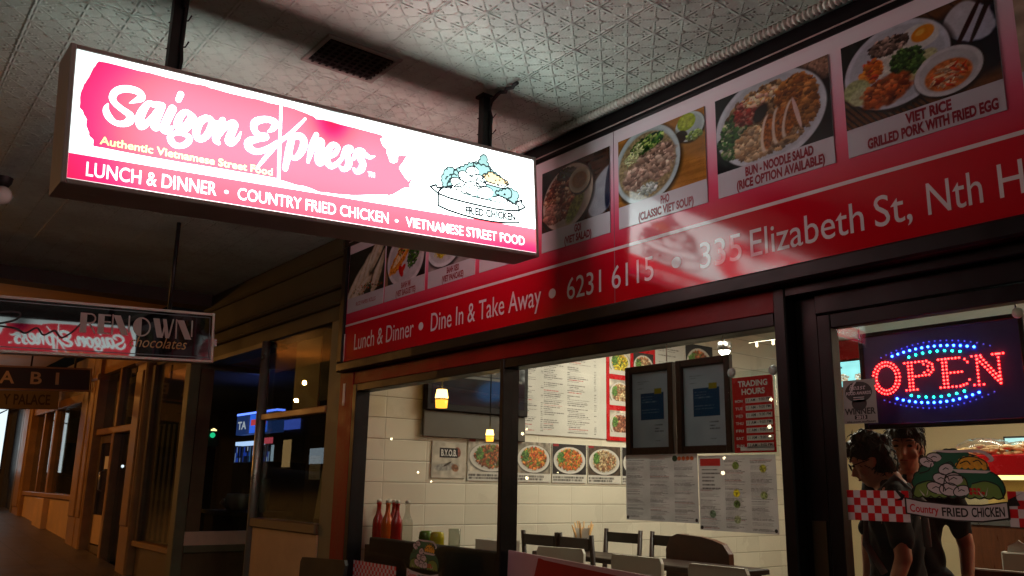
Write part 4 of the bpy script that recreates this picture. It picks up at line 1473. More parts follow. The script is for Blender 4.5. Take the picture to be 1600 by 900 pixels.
# the row of dish prints
for k, (y0, y1, kd, lb_) in enumerate(((1.04, 1.47, 'd1', 'dish print with brown stew and green leaves, nearest the television'), (1.50, 1.85, 'a2', 'dish print with orange curry bowl left of the dark one'),
                                       (1.87, 2.24, 'b2', 'dish print with orange food on a dark ground'), (2.26, 2.64, 'c3', 'dish print of pale noodles under the red menu strip'),
                                       (2.66, 3.03, 'b1', 'dish print half hidden behind the hanging notices'))):
    p = dish_pic(kd, (y1 - y0) / .235)
    p.rect(.03, .28, .90, .98, (150, 30, 34)) if k in (0, 2, 3) else None
    o = wall_thing('dish_print', lb_, 'poster', y0, y1, 1.60, 1.845, p, 'dish prints in a row on the tiled wall')
    q = Pic(6, 14, (214, 208, 196)).lines(.2, 5.6, .2, .8, .35, (50, 46, 44), .8, seed=k, gap=0, ragged=.2)
    MB().fbox(WALL, y0, y1, 1.535, 1.598, 0.001, 0.010).build('caption_strip', 'paper', o)
    q.mesh(WALL, y0, y1, 1.54, 1.596, 0.0112).build('caption', 'print_matte', o)

p = Pic(1.1, 70, (196, 186, 170)).grain(.12, 8)
p.ell(.45, .30, .40, .10, (150, 146, 140), .1, .4, tex=.2)
p.ell(.75, .28, .12, .10, (150, 100, 70), -.5, .2, tex=.3)
p.ell(.50, .38, .14, .03, (70, 60, 50), .5, .2)
p.ell(.82, .72, .10, .14, (140, 76, 60), .2, .2, tex=.3)
by = wall_thing('notice', 'small wall notice reading BYOB on a black label', 'notice', 0.72, 1.02, 1.55, 1.81, p)
MB().fbox(WALL, 0.785, 0.945, 1.695, 1.765, 0.0125, 0.0145).build('label_strip', 'black_matte', by)
text(MB(), WALL, 'B.Y.O.B.', 0.797, 0.935, 1.708, 0.044, 0.0155, 0.03).build('lettering', 'paper', by)

# menu boards
p = Pic(1.22, 200, (206, 202, 192)).grain(.05, 30)
for x0, x1, sd in ((.02, .20, 1), (.32, .56, 5), (.66, .94, 9)):
    p.lines(x0 + .02, x1 + .06, .03, .97, .0185, (84, 80, 78), .42, sd, .16, .6, (170, 50, 50))
    p.lines(x1 + .10, x1 + .14, .03, .97, .0185, (90, 88, 86), .42, sd, .3, .3)
wall_thing('menu_board', 'large white wall menu board packed with small print', 'menu board', 1.50, 2.475, 1.905, 2.72, p)
o = thing('menu_strip', 'red wall strip of dish photos beside the white menu board', 'menu board', (-5.35, 2.8, 1.895))
MB().fbox(WALL, 2.48, 3.10, 1.895, 2.86, 0.001, 0.012).build('backing', 'red_gloss', o)
for r_, z0 in enumerate((1.93, 2.20, 2.47, 2.74)):
    for c_, y0 in enumerate((2.515, 2.815)):
        if r_ == 3 and c_ == 0:
            continue
        pp = dish_pic(('d5', 'd3', 'd4', 'd1')[r_] if c_ == 0 else ('b1', 'a2', 'b3', 'd3')[r_], 1.2, 44)
        pp.rect(0, 9, 0, .18, (206, 200, 190))
        pp.mesh(WALL, y0, y0 + .26, z0, z0 + .225, 0.0135).build('dish_photo', 'print_matte', o)
p = Pic(.6, 110, (200, 198, 190)).lines(.06, .5, .04, .96, .034, (96, 92, 90), .42, 4, .2, .5)
wall_thing('menu_board', 'narrow white price list between the red strip and a dish photo', 'menu board', 3.11, 3.50, 2.25, 2.86, p)
p = dish_pic('b1', 1.2, 60)
wall_thing('dish_print', 'dish photo of brown stew high on the wall by the spotlight', 'poster', 3.52, 3.92, 2.50, 2.86, p)

# ---- bench partition with bottles inside the left window
bc = thing('bench_partition', 'low black bench partition inside the left window', 'partition', (-4.7, 0.22, FZ))
MB().fbox(facade(0.165), -5.20, -3.80, FZ, 1.155, -0.05, 0.0, 0.008).build('back_board', 'black_paint', bc)
MB().box(-5.345, -3.80, 0.216, 0.40, 1.075, 1.10).build('ledge', 'dark_wood', bc)
MB().box(-5.345, -3.80, 0.216, 0.36, FZ, 1.074).build('base', 'black_matte', bc)

M['red_glass'] = mat('red_bottle_glass', rgb(160, 14, 20), 0.06, mottle=0.1)
M['orange_glass'] = mat('orange_bottle_glass', rgb(196, 84, 20), 0.06, mottle=0.1)
M['clear_glass'] = glass('clear_bottle_glass', (.86, .88, .84), 0.02, 0.06)
PROF = [(0.0, 0.0), (0.036, 0.0), (0.039, 0.01), (0.039, 0.14), (0.036, 0.165), (0.020, 0.20), (0.0145, 0.225), (0.014, 0.262), (0.017, 0.264), (0.017, 0.276), (0.0, 0.277)]
for x, y, mt, lb_ in ((-5.283, .275, 'red_glass', 'red glass bottle, leftmost on the ledge'), (-5.150, .268, 'orange_glass', 'orange glass bottle standing among red ones'),
                      (-5.210, .350, 'red_glass', 'red glass bottle behind the orange one'), (-5.046, .280, 'red_glass', 'red glass bottle, rightmost of the red ones'),
                      (-5.300, .368, 'clear_glass', 'clear bottle between red bottles against the tiles'), (-4.950, .300, 'clear_glass', 'clear bottle at the right end of the bottle row')):
    t = thing('bottle', lb_, 'bottle', (x, y, 1.10), 'bottles on the window ledge')
    MB().lathe((x, y, 1.10), PROF, 18).build('body', mt, t)
    MB().lathe((x, y, 1.10), [(0.0, .277), (.0165, .277), (.0165, .292), (.009, .297), (0.0, .297)], 12).build('stopper', 'white_plastic', t)
M['green_glass'] = mat('green_tumbler', rgb(70, 100, 20), 0.08, mottle=0.2)
M['yellow_glass'] = mat('yellow_tumbler', rgb(176, 160, 10), 0.08, mottle=0.2)
for x, mt, lb_ in ((-4.718, 'green_glass', 'green glass tumbler upside down on the ledge'), (-4.587, 'yellow_glass', 'yellow glass tumbler upside down on the ledge')):
    o = MB().lathe((x, .30, 1.10), [(.046, 0.0), (.043, 0.07), (.045, .075), (.040, .11), (.030, .118), (0.0, .118)], 18).build('tumbler', mt, None, (x, .30, 1.10))
    tag(o, lb_, 'glass', 'tumblers on the window ledge')
o = MB().lathe((-4.40, .30, 1.10), [(0.0, 0.0), (.034, 0.0), (.036, .10), (.038, .145), (.035, .145), (.033, .01), (0.0, .01)], 18).build('water_glass', 'clear_glass', None, (-4.40, .30, 1.10))
tag(o, 'clear water glass on the ledge right of the tumblers', 'glass')
o = MB().lathe((-4.22, .30, 1.10), [(0.0, 0.0), (.05, 0.0), (.085, .012), (.08, .016), (0.0, .008)], 20).build('saucer', 'white_plastic', None, (-4.22, .30, 1.10))
tag(o, 'white saucer at the right end of the ledge', 'saucer')

o = MB().box(-4.10, -3.86, .24, .37, 1.101, 1.205).build('carton', 'white_plastic', None, (-3.98, .30, 1.10))
tag(o, 'white carton at the right end of the ledge by the mullion', 'carton')

# ---- tables and chairs


def table(name, label, x0, x1, y0, y1, z, m='dark_wood'):
    t = thing(name, label, 'table', ((x0 + x1) / 2, (y0 + y1) / 2, FZ))
    MB().fbox(Frame((0, 0, 0), (1, 0, 0), (0, 1, 0)), x0, x1, y0, y1, z - .035, z, 0.006).build('tabletop', m, t)
    for x in (x0 + .06, x1 - .06):
        for y in (y0 + .06, y1 - .06):
            MB().box(x - .025, x + .025, y - .025, y + .025, FZ, z - .036).build('leg', m, t)
    return t


table('dining_table', 'long dark wooden dining table along the tiled wall', -5.30, -3.45, 1.64, 2.06, 1.02)
table('dining_table', 'dark wooden dining table behind the white chairs', -5.05, -2.55, .56, 0.92, .96)


def make_chair():
    t = thing('wooden_chair', '', 'chair', (0, 0, 0), 'dark wooden chairs round the long table')
    MB().fbox(Frame((0, 0, 0), (1, 0, 0), (0, 1, 0)), -.20, .20, -.20, .20, .43, .46, .006).build('seat', 'dark_wood', t)
    for s in (-1, 1):
        MB().tube([(s * .175, -.19, 0), (s * .175, -.185, .45), (s * .18, -.225, .90)], [.019, .021, .018], 8).build('back_post', 'dark_wood', t)
        MB().tube([(s * .17, .17, 0), (s * .17, .17, .43)], [.017, .021], 8).build('front_leg', 'dark_wood', t)
    MB().fbox(facade(-.226), -.165, .165, .80, .875, -.012, .012, .004).build('top_rail', 'dark_wood', t)
    MB().fbox(facade(-.206), -.16, .16, .635, .68, -.010, .010, .003).build('mid_rail', 'dark_wood', t)
    MB().fbox(facade(-.19), -.16, .16, .20, .23, -.008, .008).build('stretcher', 'dark_wood', t)
    return t


ch = make_chair()
spots = [(-5.03, 1.70, .06, 'dark wooden chair nearest the corner, its back to the window'), (-4.62, 1.71, -.08, 'dark wooden chair with its back to the window, right of the corner chair'),
         (-4.99, 2.10, math.pi + .05, 'dark wooden chair facing the window beyond the long table'), (-4.55, 2.12, math.pi - .06, 'dark wooden chair facing the window, partly behind the brown booth back')]
for k, (x, y, r_, lb_) in enumerate(spots):
    if k == 0:
        ch.location = (x, y, FZ)
        ch.rotation_euler = (0, 0, r_)
        ch['label'] = lb_
    else:
        dup(ch, (x, y, FZ), r_, lb_)


def make_white_chair():
    t = thing('white_chair', '', 'chair', (0, 0, 0), 'white plastic chairs by the window')
    bk = MB()
    pts = [(-.19, .48), (.19, .48), (.20, .79), (.185, .82), (-.185, .82), (-.20, .79)]
    bk.poly(facade(-.20), pts, -.012, .024)
    bk.poly(Frame((0, -.188, 0), (-1, 0, 0), (0, 0, 1)), pts, -.0005)
    bk.build('backrest', 'white_plastic', t)
    MB().fbox(Frame((0, 0, 0), (1, 0, 0), (0, 1, 0)), -.20, .20, -.19, .20, .43, .46, .01).build('seat', 'white_plastic', t)
    for sx in (-1, 1):
        for sy in (-1, 1):
            MB().tube([(sx * .17, sy * .16, .44), (sx * .20, sy * .20, 0)], .011, 8).build('leg', 'steel', t)
    return t


wc = make_white_chair()
for k, (x, y, r_, lb_) in enumerate([(-4.60, 1.48, .2, 'white chair back below the two dark wooden chairs'), (-3.80, 1.42, .05, 'white chair back in the middle of the right window'),
                                     (-3.12, 1.35, .0, 'white chair back below the printed menus')]):
    if k == 0:
        wc.location = (x, y, FZ)
        wc.rotation_euler = (0, 0, r_)
        wc['label'] = lb_
    else:
        dup(wc, (x, y, FZ), r_, lb_)

bt = thing('booth_bench', 'brown wooden booth back behind the printed menus', 'bench', (-4.0, 2.5, FZ))
MB().poly(facade(2.12), [(-4.37, .5), (-3.80, .5), (-3.81, 1.08), (-3.86, 1.14), (-3.95, 1.165), (-4.05, 1.18), (-4.26, 1.19), (-4.33, 1.165), (-4.37, 1.08)], -.05, .05).build('back_board', mat('booth_brown', rgb(84, 46, 28), .4, mottle=.3), bt)
MB().box(-4.37, -3.80, 2.18, 2.57, .66, .72).build('seat', 'mid_wood', bt)
MB().box(-4.35, -3.82, 2.20, 2.55, FZ, .655).build('base', 'dark_wood', bt)

cd = thing('cutlery_caddy', 'caddy of chopsticks and napkins on the long table', 'caddy', (-5.10, 1.98, 1.02))
MB().lathe((-5.10, 1.98, 1.02), [(0, 0), (.055, 0), (.060, .10), (.055, .10), (.05, .01), (0, .01)], 14).build('pot', 'dark_metal', cd)
cs = MB()
rg = random.Random(3)
for k in range(14):
    a, q = rg.uniform(0, 6.28), rg.uniform(.2, 1)
    cs.tube([(-5.10 + .03 * q * math.cos(a), 1.98 + .03 * q * math.sin(a), 1.04), (-5.10 + .10 * q * math.cos(a), 1.98 + .10 * q * math.sin(a), 1.02 + rg.uniform(.17, .23))], .005, 6)
cs.build('chopsticks', mat('bamboo', rgb(206, 160, 100), .5), cd)
nk = MB()
for k in range(3):
    nk.fbox(Frame((-5.13 + .03 * k, 1.96, 1.06), (.8, .5, .1 * k), (-.1 + .1 * k, .1, 1)), -.035, .035, 0, .13, 0, .004)
nk.build('napkins', 'paper', cd)

# ---- lamps inside
M['lamp_glow'] = emit('warm_lamp_glass', (1.0, .60, .16), 7.0)
M['lamp_glow_low'] = emit('warm_lamp_glass_lower', (1.0, .42, .04), 2.4)


def pendant(x, y, z, r, lb_, k):
    t = thing('pendant_lamp', lb_, 'lamp', (x, y, z), 'small warm pendant lamps')
    MB().lathe((x, y, z), [(0, .075 * k), (.045 * k, .074 * k), (.058 * k, .0), (.05 * k, -.002 * k), (0.0, -.002 * k)], 18).build('upper_shade', 'lamp_glow', t)
    MB().lathe((x, y, z), [(.060 * k, -.004 * k), (.060 * k, -.012 * k)], 18).build('band', 'dark_metal', t)
    MB().lathe((x, y, z), [(0, -.016 * k), (.056 * k, -.016 * k), (.050 * k, -.085 * k), (0.0, -.087 * k)], 18).build('lower_shade', 'lamp_glow_low', t)
    MB().tube([(x, y, z + .075 * k), (x, y, 3.06)], .004, 6).build('cord', 'black_matte', t)


pendant(-4.90, .50, 2.075, 1, 'two tier warm pendant lamp in front of the television', .78)
pendant(-4.745, .80, 1.835, 1, 'smaller warm pendant lamp above the row of dish prints', .50)
sp = thing('spotlight', 'bright white spotlight above the hanging notices', 'lamp', (-4.08, 2.5, 2.56))
MB().lathe((-4.08, 2.5, 2.56), [(.0, .03), (.05, .03), (.055, -.03), (.045, -.032)], 16).build('housing', 'steel', sp)
MB().ball((-4.08, 2.5, 2.535), .045, 12).build('bulb', emit('cool_bulb', (1, .93, .75), 14.0), sp)
MB().tube([(-4.08, 2.5, 2.59), (-4.08, 2.5, 3.06)], .008, 8).build('stem', 'steel', sp)
gd = thing('reflection_bulbs', 'short string of tiny bulbs standing in for reflected lights, right of the spotlight', 'lights', (-3.8, 2.7, 2.56))  # tiny bulbs added in place of dots reflected in the window
wr = MB()
wr.tube([(-4.0 + .1 * k, 2.7, 2.60) for k in range(7)], .003, 5)
wr.build('wire', 'white_plastic', gd)
for k in range(4):
    MB().lathe((-3.93 + .145 * k, 2.7, 2.565), [(0, .035), (.008, .03), (.009, .0), (0, -.005)], 8).build('bulb', emit('reflection_bulb_glow', (1, .8, .5), 5.0), gd)

# ---- notices hung in the right window
IG = facade(0.055)       # just inside the glass, seen from the street


def inside(c):
    return Frame((0, 0.052 + c, 0), (1, 0, 0), (0, 0, 1))


for k, (a0, a1, lb_) in enumerate(((-2.725, -2.445, 'dark wooden frame with a grey notice, left of the pair in the window'), (-2.428, -2.145, 'dark wooden frame with a grey notice, right of the pair in the window'))):
    t = thing('framed_notice', lb_, 'framed notice', ((a0 + a1) / 2, .06, 1.65), 'framed notices hung in the window')
    fr = inside(.028)
    MB().frame_ring(fr, a0, a1, 1.642, 2.030, .030, 0, .022).build('frame', 'dark_wood', t)
    MB().fbox(fr, a0 + .03, a1 - .03, 1.672, 2.0, -.004, .004).build('backing', 'dark_wood', t)
    p = Pic(.66, 110, (176, 194, 206)).grain(.05, 20)
    p.rect(.15, .56, .36, .72, (24, 76, 116))
    p.rect(.40, .52, .70, .77, (150, 150, 40))
    p.lines(.18, .52, .44, .68, .035, (120, 150, 170), .4, 3, .2)
    p.lines(.10, .35, .78, .92, .03, (110, 124, 130), .4, 5, .3)
    p.lines(.40, .58, .08, .30, .04, (100, 112, 118), .4, 6, .4)
    p.mesh(fr, a0 + .032, a1 - .032, 1.674, 1.998, .006).build('sheet', 'print', t)
    MB().tube([(a1 - .006, .034, 2.03), (a1 - .004, .034, 2.12)], .0025, 5).build('cord', 'white_plastic', t)

for k, (a0, a1, sk, lb_) in enumerate(((-2.715, -2.312, 0, 'left printed takeaway menu taped in the window, three columns'), (-2.308, -1.942, 1, 'right printed takeaway menu in the window with a red heading'))):
    p = Pic((a1 - a0) / .278, 190, (200, 198, 200)).grain(.06, 26)
    W = p.asp
    for c in range(3):
        x0 = W * (c + .06) / 3
        p.lines(x0, x0 + W * .27, .04, .95, .0165, (96, 90, 92), .45, 10 * k + c, .14, .45, (130, 60, 60))
    if k == 0:
        p.ell(W * .70, .93, .05, .045, (40, 60, 40), 0, .1)
        for q in range(4):
            p.ell(W * (.76 + .055 * q), .93, .035, .03, (180, 84, 44), 0, .2)
    else:
        p.rect(W * .03, W * .30, .86, .96, (176, 44, 44))
        p.rect(W * .02, W * .32, .56, .84, (200, 198, 200))
        p.lines(W * .05, W * .30, .56, .82, .05, (60, 54, 56), .4, 71, 0, .4)
        for x, y, c_ in ((.50, .86, (96, 116, 50)), (.50, .50, (196, 180, 40)), (.50, .36, (90, 110, 60)), (.50, .16, (140, 146, 110)), (.84, .82, (150, 150, 60)), (.84, .48, (130, 140, 90)), (.18, .22, (90, 110, 90))):
            p.ell(W * x, y, .055, .05, c_, 0, .3, tex=.4)
    t = thing('printed_menu', lb_, 'menu', ((a0 + a1) / 2, .055, 1.36), 'printed menus taped in the window')
    fr = Frame((0, 0.049, 0), (1, 0, 0), (0, 0, 1))
    z0, z1 = (1.368, 1.642) if k == 0 else (1.345, 1.632)
    p.mesh(fr, a0, a1, z0, z1, .0).build('sheet', 'print_thin', t)
    for x, z in ((a0 + .01, z0 + .01), (a1 - .012, z0 + .012)):
        MB().ell(fr, x, z, .007, .007, .001).build('dot_sticker', 'dark_ink', t)

th = thing('trading_hours_sign', 'red TRADING HOURS sign held to the window by suction cups', 'sign', (-2.02, .05, 1.645))
fr = Frame((0, 0.050, 0), (1, 0, 0), (0, 0, 1))
MB().fbox(fr, -2.126, -1.938, 1.640, 1.930, -.004, 0.0).build('plate', 'red_gloss', th)
MB().fbox(fr, -2.150, -1.930, 1.625, 1.955, -.008, -.0045).build('plastic_sleeve', 'glass', th)
lt = MB()
text(lt, fr, 'TRADING', -2.098, -1.962, 1.893, .021, .001, .03)
text(lt, fr, 'HOURS', -2.082, -1.975, 1.862, .021, .001, .03)
for k, d in enumerate(('MON', 'TUE', 'WED', 'THU', 'FRI', 'SAT', 'SUN')):
    z = 1.830 - .0285 * k
    lt.fbox(fr, -2.066, -1.947, z - .002, z + .017, .0004, .001)
    text(lt, fr, d, -2.115, -2.080, z + .002, .010, .001, .02)
lt.fbox(fr, -2.098, -1.946, 1.647, 1.662, .0004, .001)
lt.build('lettering', 'paper', th)
hw = MB()
for k in range(7):
    z = 1.830 - .0285 * k
    text(hw, fr, '11 AM - 9:00 PM', -2.060, -1.952, z + .003, .0105, .0018, .01, slope=.02)
hw.build('handwriting', 'dark_ink', th)
for x, z in ((-2.128, 1.953), (-1.936, 1.945)):
    MB().lathe((x, .052, z), [(0, -.002), (.018, -.004), (.020, .002), (.008, .010), (.007, .016), (0, .018)], 16, axis=(0, 1, 0)).build('suction_cup', mat('clear_rubber', rgb(190, 190, 190), .15), th)

# ---- decals


def country_emblem(fr, cx, z0, k, par):
    """Bushes, hills, a dish and the banner of the chicken emblem; k scales it (about .32 wide at 1)."""
    def P(pts):
        return [(cx + x * k, z0 + y * k) for x, y in pts]
    g = MB()
    g.poly(fr, scallop(P([(-.125, .045), (.145, .045), (.150, .085), (.115, .120), (.095, .150), (.06, .172), (.0, .188), (-.05, .170), (-.085, .140), (-.122, .10)]), .006 * k, .026 * k), .0002)
    g.build('bushes', 'green_dark', par)
    o = MB()
    for pts in ([(-.130, .040), (-.02, .040), (-.03, .080), (-.07, .092), (-.115, .078)], [(.04, .040), (.148, .040), (.135, .078), (.10, .092), (.06, .084)], [(-.03, .060), (.05, .060), (.04, .100), (.01, .110), (-.02, .10)]):
        o.poly(fr, P(pts), .0006)
    o.build('hills', 'green_light', par)
    y = MB()
    y.poly(fr, scallop(P([(.015, .135), (.11, .130), (.105, .150), (.07, .165), (.035, .160)]), .006 * k, .016 * k), .001)
    y.build('dish_of_food', 'yellow_ink', par)
    d = MB()
    d.poly(fr, P([(-.158, .040), (-.10, .030), (0, .022), (.08, .022), (.160, .034), (.160, -.018), (.08, -.030), (0, -.030), (-.09, -.022), (-.158, -.012)]), .0012)
    d.poly(fr, P([(-.155, .045), (-.200, .075), (-.180, .050), (-.165, .030), (-.19, .028)]), .0008)
    d.poly(fr, P([(.157, .038), (.205, .062), (.180, .048), (.190, .022), (.16, .020)]), .0008)
    d.build('banner_edge', 'dark_ink', par)
    ol = MB()
    for pts in ([(-.130, .040), (-.115, .078), (-.07, .092), (-.03, .080)], [(.06, .084), (.10, .092), (.135, .078), (.148, .042)], [(-.03, .060), (-.02, .10), (.01, .110), (.04, .100), (.05, .060)],
                [(-.10, .115), (-.07, .125), (-.06, .145)], [(-.03, .140), (.0, .150), (.012, .135)], [(.015, .135), (.035, .160), (.07, .165), (.105, .150), (.11, .130)], [(.03, .145), (.05, .152), (.06, .143)], [(.07, .150), (.085, .154), (.095, .142)]):
        ol.brush(fr, [(a, b, .0035 * k) for a, b in P(pts)], .0013)
    hp = MB()
    heap = [(-.052, .070, .030, .017), (-.012, .066, .030, .020), (.026, .062, .026, .016), (-.034, .098, .026, .017), (.006, .098, .028, .019), (-.016, .128, .024, .017), (-.075, .150, .024, .015), (-.050, .165, .024, .014)]
    for q, (x, y, rx, ry) in enumerate(heap):
        rt = .3 * (q % 3 - 1)
        hp.ell(fr, cx + x * k, z0 + y * k, rx * k, ry * k, .00105 + 2e-5 * q, rot=rt)
        ol.line(fr, P([(x + rx * math.cos(t) * math.cos(rt) - ry * math.sin(t) * math.sin(rt), y + rx * math.cos(t) * math.sin(rt) + ry * math.sin(t) * math.cos(rt)) for t in [2 * math.pi * j / 18 for j in range(15)]]), .0034 * k, .00125)
        ol.line(fr, P([(x - rx * .4, y - ry * .1), (x, y + ry * .25), (x + rx * .35, y)]), .0028 * k, .00127)
    hp.build('pale_heap', 'white_ink', par)
    rp_ = MB()
    for j in range(7):
        rp_.poly(fr, P([(.048 + .012 * (j % 4), .052 + .011 * (j // 4) + .004 * (j % 2)), (.057 + .012 * (j % 4), .050 + .011 * (j // 4)), (.059 + .012 * (j % 4), .059 + .011 * (j // 4)), (.050 + .012 * (j % 4), .061 + .011 * (j // 4))]), .0011)
    rp_.build('red_flecks', 'red_ink', par)
    ol.line(fr, scallop(P([(-.125, .045), (.145, .045), (.150, .085), (.115, .120), (.095, .150), (.06, .172), (.0, .188), (-.05, .170), (-.085, .140), (-.122, .10)]), .006 * k, .026 * k), .0040 * k, .0008, True)
    ol.build('outlines', 'dark_ink', par)
    w_ = MB()
    w_.poly(fr, P([(-.152, .035), (-.10, .0255), (0, .0175), (.08, .0175), (.154, .029), (.154, -.0135), (.08, -.0255), (0, -.0255), (-.09, -.0175), (-.152, -.008)]), .0016)
    w_.poly(fr, P([(.0, .128), (.12, .122), (.105, .115), (.02, .117)]), .0014)
    for sx in (-.085, .095):
        w_.poly(fr, P([(sx, .046), (sx + .010, .075), (sx + .004, .050)]), .0014)
        w_.poly(fr, P([(sx - .004, .046), (sx - .022, .066), (sx - .010, .046)]), .0014)
    w_.brush(fr, [(cx + x * k, z0 + y_ * k, wd * k) for x, y_, wd in ((-.05, .186, .004), (0, .182, .008), (.06, .182, .008), (.10, .178, .010), (.125, .158, .012), (.115, .150, .004))], .0014)
    w_.build('white_shapes', 'white_ink', par)
    r_ = MB()
    text(r_, fr, 'Country', cx - .142 * k, cx - .050 * k, z0 - .004 * k, .023 * k, .002, .02, slope=-.06)
    r_.build('red_lettering', 'red_ink', par)
    b_ = MB()
    text(b_, fr, 'FRIED', cx - .040 * k, cx + .040 * k, z0 - .0145 * k, .025 * k, .002, .025, slope=-.01)
    text(b_, fr, 'CHICKEN', cx + .050 * k, cx + .146 * k, z0 - .0145 * k, .026 * k, .002, .025, slope=.05)
    b_.build('black_lettering', 'dark_ink', par)


def checks(fr, a0, a1, b0, rows, n, par, skip=None):
    s = (a1 - a0) / n
    h = s * 1.02
    wq, rq = MB(), MB()
    for i in range(n):
        for j in range(rows):
            q = rq if (i + j) % 2 else wq
            x = a0 + i * s
            if skip and skip[0] < x + s / 2 < skip[1]:
                continue
            q.quad(fr.p(x, b0 + j * h, 0), fr.p(x + s, b0 + j * h, 0), fr.p(x + s, b0 + j * h + h, 0), fr.p(x, b0 + j * h + h, 0))
    wq.build('white_checks', 'white_ink', par)
    rq.build('red_checks', 'red_ink', par)


fr = Frame((0, 0.0565, 0), (1, 0, 0), (0, 0, 1))
dc = thing('door_decal', 'fried chicken emblem with red checks and a white banner on the glass door', 'decal', (-1.3, .057, 1.41))
checks(fr, -1.668, -1.451, 1.409, 4, 9, dc)
checks(fr, -1.150, -.80, 1.409, 4, 14, dc)
country_emblem(fr, -1.307, 1.448, 1.0, dc)
fr = Frame((0, 0.0385, 0), (1, 0, 0), (0, 0, 1))
dc = thing('window_decal', 'food emblem with red checks low on the left window', 'decal', (-4.4, .038, 1.0))
checks(fr, -5.158, -4.62, .905, 5, 24, dc)
country_emblem(fr, -4.33, .985, 1.1, dc)

pb = thing('window_board', 'pale pink board with a red brush mark at the foot of the right window', 'board', (-3.0, .03, .8))
fb_ = Frame((-3.522, 0.034, 1.188), (1, 0, -.042), (.042, 0, 1))
MB().fbox(fb_, 0, 1.35, -.40, 0, -.004, .004).build('sheet', mat('pink_print', rgb(206, 160, 172), .4, mottle=.05), pb)
q = MB().poly(fb_, wobble([(.235, -.012), (.30, -.016), (.95, -.028), (1.08, -.07), (1.05, -.2), (.9, -.38), (.2, -.38), (.19, -.25), (.205, -.12)], .003), .0048)
q.build('brush_mark', mat('red_print', rgb(160, 18, 30), .4), pb)
q = MB()
q.brush(fb_, [(.40, -.13, .012), (.345, -.10, .024), (.30, -.115, .026), (.29, -.16, .026), (.36, -.22, .028), (.36, -.30, .026), (.27, -.32, .02)], .0056)
q.brush(fb_, [(.50, -.115, .03), (.485, -.14, .025)], .0056)
q.brush(fb_, [(.47, -.19, .03), (.43, -.26, .03), (.44, -.32, .02)], .0056)
q.line(fb_, [(.885, -.055), (.875, -.36)], .008, .0056)
q.build('lettering', 'white_ink', pb)

# ---- the lit OPEN sign
OP = Frame((0, 0.030 + .075, 0), (1, 0, 0), (0, 0, 1))
op = thing('open_sign', 'LED window sign spelling OPEN in red between blue and green arcs', 'sign', (-1.3, .1, 1.72))
ob = MB().fbox(OP, -1.600, -1.080, 1.725, 2.035, -.022, 0.0, .004)
ob.build('panel', mat('indigo_panel', rgb(62, 50, 116), .4, mottle=.15), op)
MB().frame_ring(OP, -1.612, -1.068, 1.713, 2.047, .016, -.024, .006).build('frame', 'black_paint', op)
LR = emit('led_red', (1.0, .012, .010), 42.0)
LB = emit('led_blue', (.015, .09, 1.0), 50.0)
LG = emit('led_green', (.004, .50, .26), 40.0)
LD = emit('led_dim_blue', (.08, .08, .7), 1.2)
KX = 2.805 / 2.72        # the panel sits deeper than the glass plane the layout was taken from


def ox(x):
    return x * KX


def oz(z):
    return 1.5 + (z - 1.5) * KX


def led(mb, x, z, r=.0029):
    mb.lathe(OP.p(ox(x), oz(z), 0), [(r, 0), (r * .95, .002), (r * .6, .0042), (0, .005)], 8, axis=(0, -1, 0))


def dots(mb, pts, sp=.0115, r=.0029):
    for a, b in zip(pts[:-1], pts[1:]):
        L = math.hypot(b[0] - a[0], b[1] - a[1])
        n_ = max(1, round(L / sp))
        for k in range(n_):
            led(mb, a[0] + (b[0] - a[0]) * k / n_, a[1] + (b[1] - a[1]) * k / n_, r)
    led(mb, pts[-1][0], pts[-1][1], r)


def arc_dots(mb, x0, z0, xp, zp, x1, z1, n_, r):
    # parabola through three points
    A = np.array([[x0 * x0, x0, 1], [xp * xp, xp, 1], [x1 * x1, x1, 1]])
    c = np.linalg.solve(A, np.array([z0, zp, z1]))
    for k in range(n_):
        x = x0 + (x1 - x0) * k / (n_ - 1)
        led(mb, x, c[0] * x * x + c[1] * x + c[2], r)


B = MB()
arc_dots(B, -1.4475, 1.9424, -1.313, 1.9600, -1.1837, 1.9434, 14, .0038)
arc_dots(B, -1.4422, 1.8015, -1.313, 1.7815, -1.1828, 1.8035, 14, .0038)
B.build('blue_leds', LB, op)
G = MB()
arc_dots(G, -1.3915, 1.9336, -1.309, 1.9434, -1.2272, 1.9343, 8, .0036)
arc_dots(G, -1.3942, 1.8086, -1.310, 1.7985, -1.2259, 1.8106, 8, .0036)
G.build('green_leds', LG, op)
Dm = MB()
arc_dots(Dm, -1.4857, 1.9415, -1.312, 1.9760, -1.1367, 1.9419, 20, .0024)
arc_dots(Dm, -1.4865, 1.7992, -1.312, 1.7640, -1.1384, 1.8021, 20, .0024)
Dm.build('dim_leds', LD, op)
Rd = MB()
for rx, rz, n_ in ((.0462, .0530, 28), (.0345, .0415, 23)):
    for k in range(n_):
        t = 2 * math.pi * k / n_
        led(Rd, -1.4735 + rx * math.cos(t), 1.8720 + rz * math.sin(t))
zt, zb = 1.9150, 1.8265
# P
dots(Rd, [(-1.3960, zb), (-1.3960, zt)])
dots(Rd, [(-1.3845, zb), (-1.3845, zt)])
dots(Rd, [(-1.408, zt), (-1.335, zt), (-1.318, zt - .012), (-1.316, zt - .030), (-1.330, zt - .044), (-1.374, zt - .046)])
dots(Rd, [(-1.345, zt - .009), (-1.332, zt - .017), (-1.332, zt - .030), (-1.345, zt - .036)])
dots(Rd, [(-1.408, zb), (-1.372, zb)])
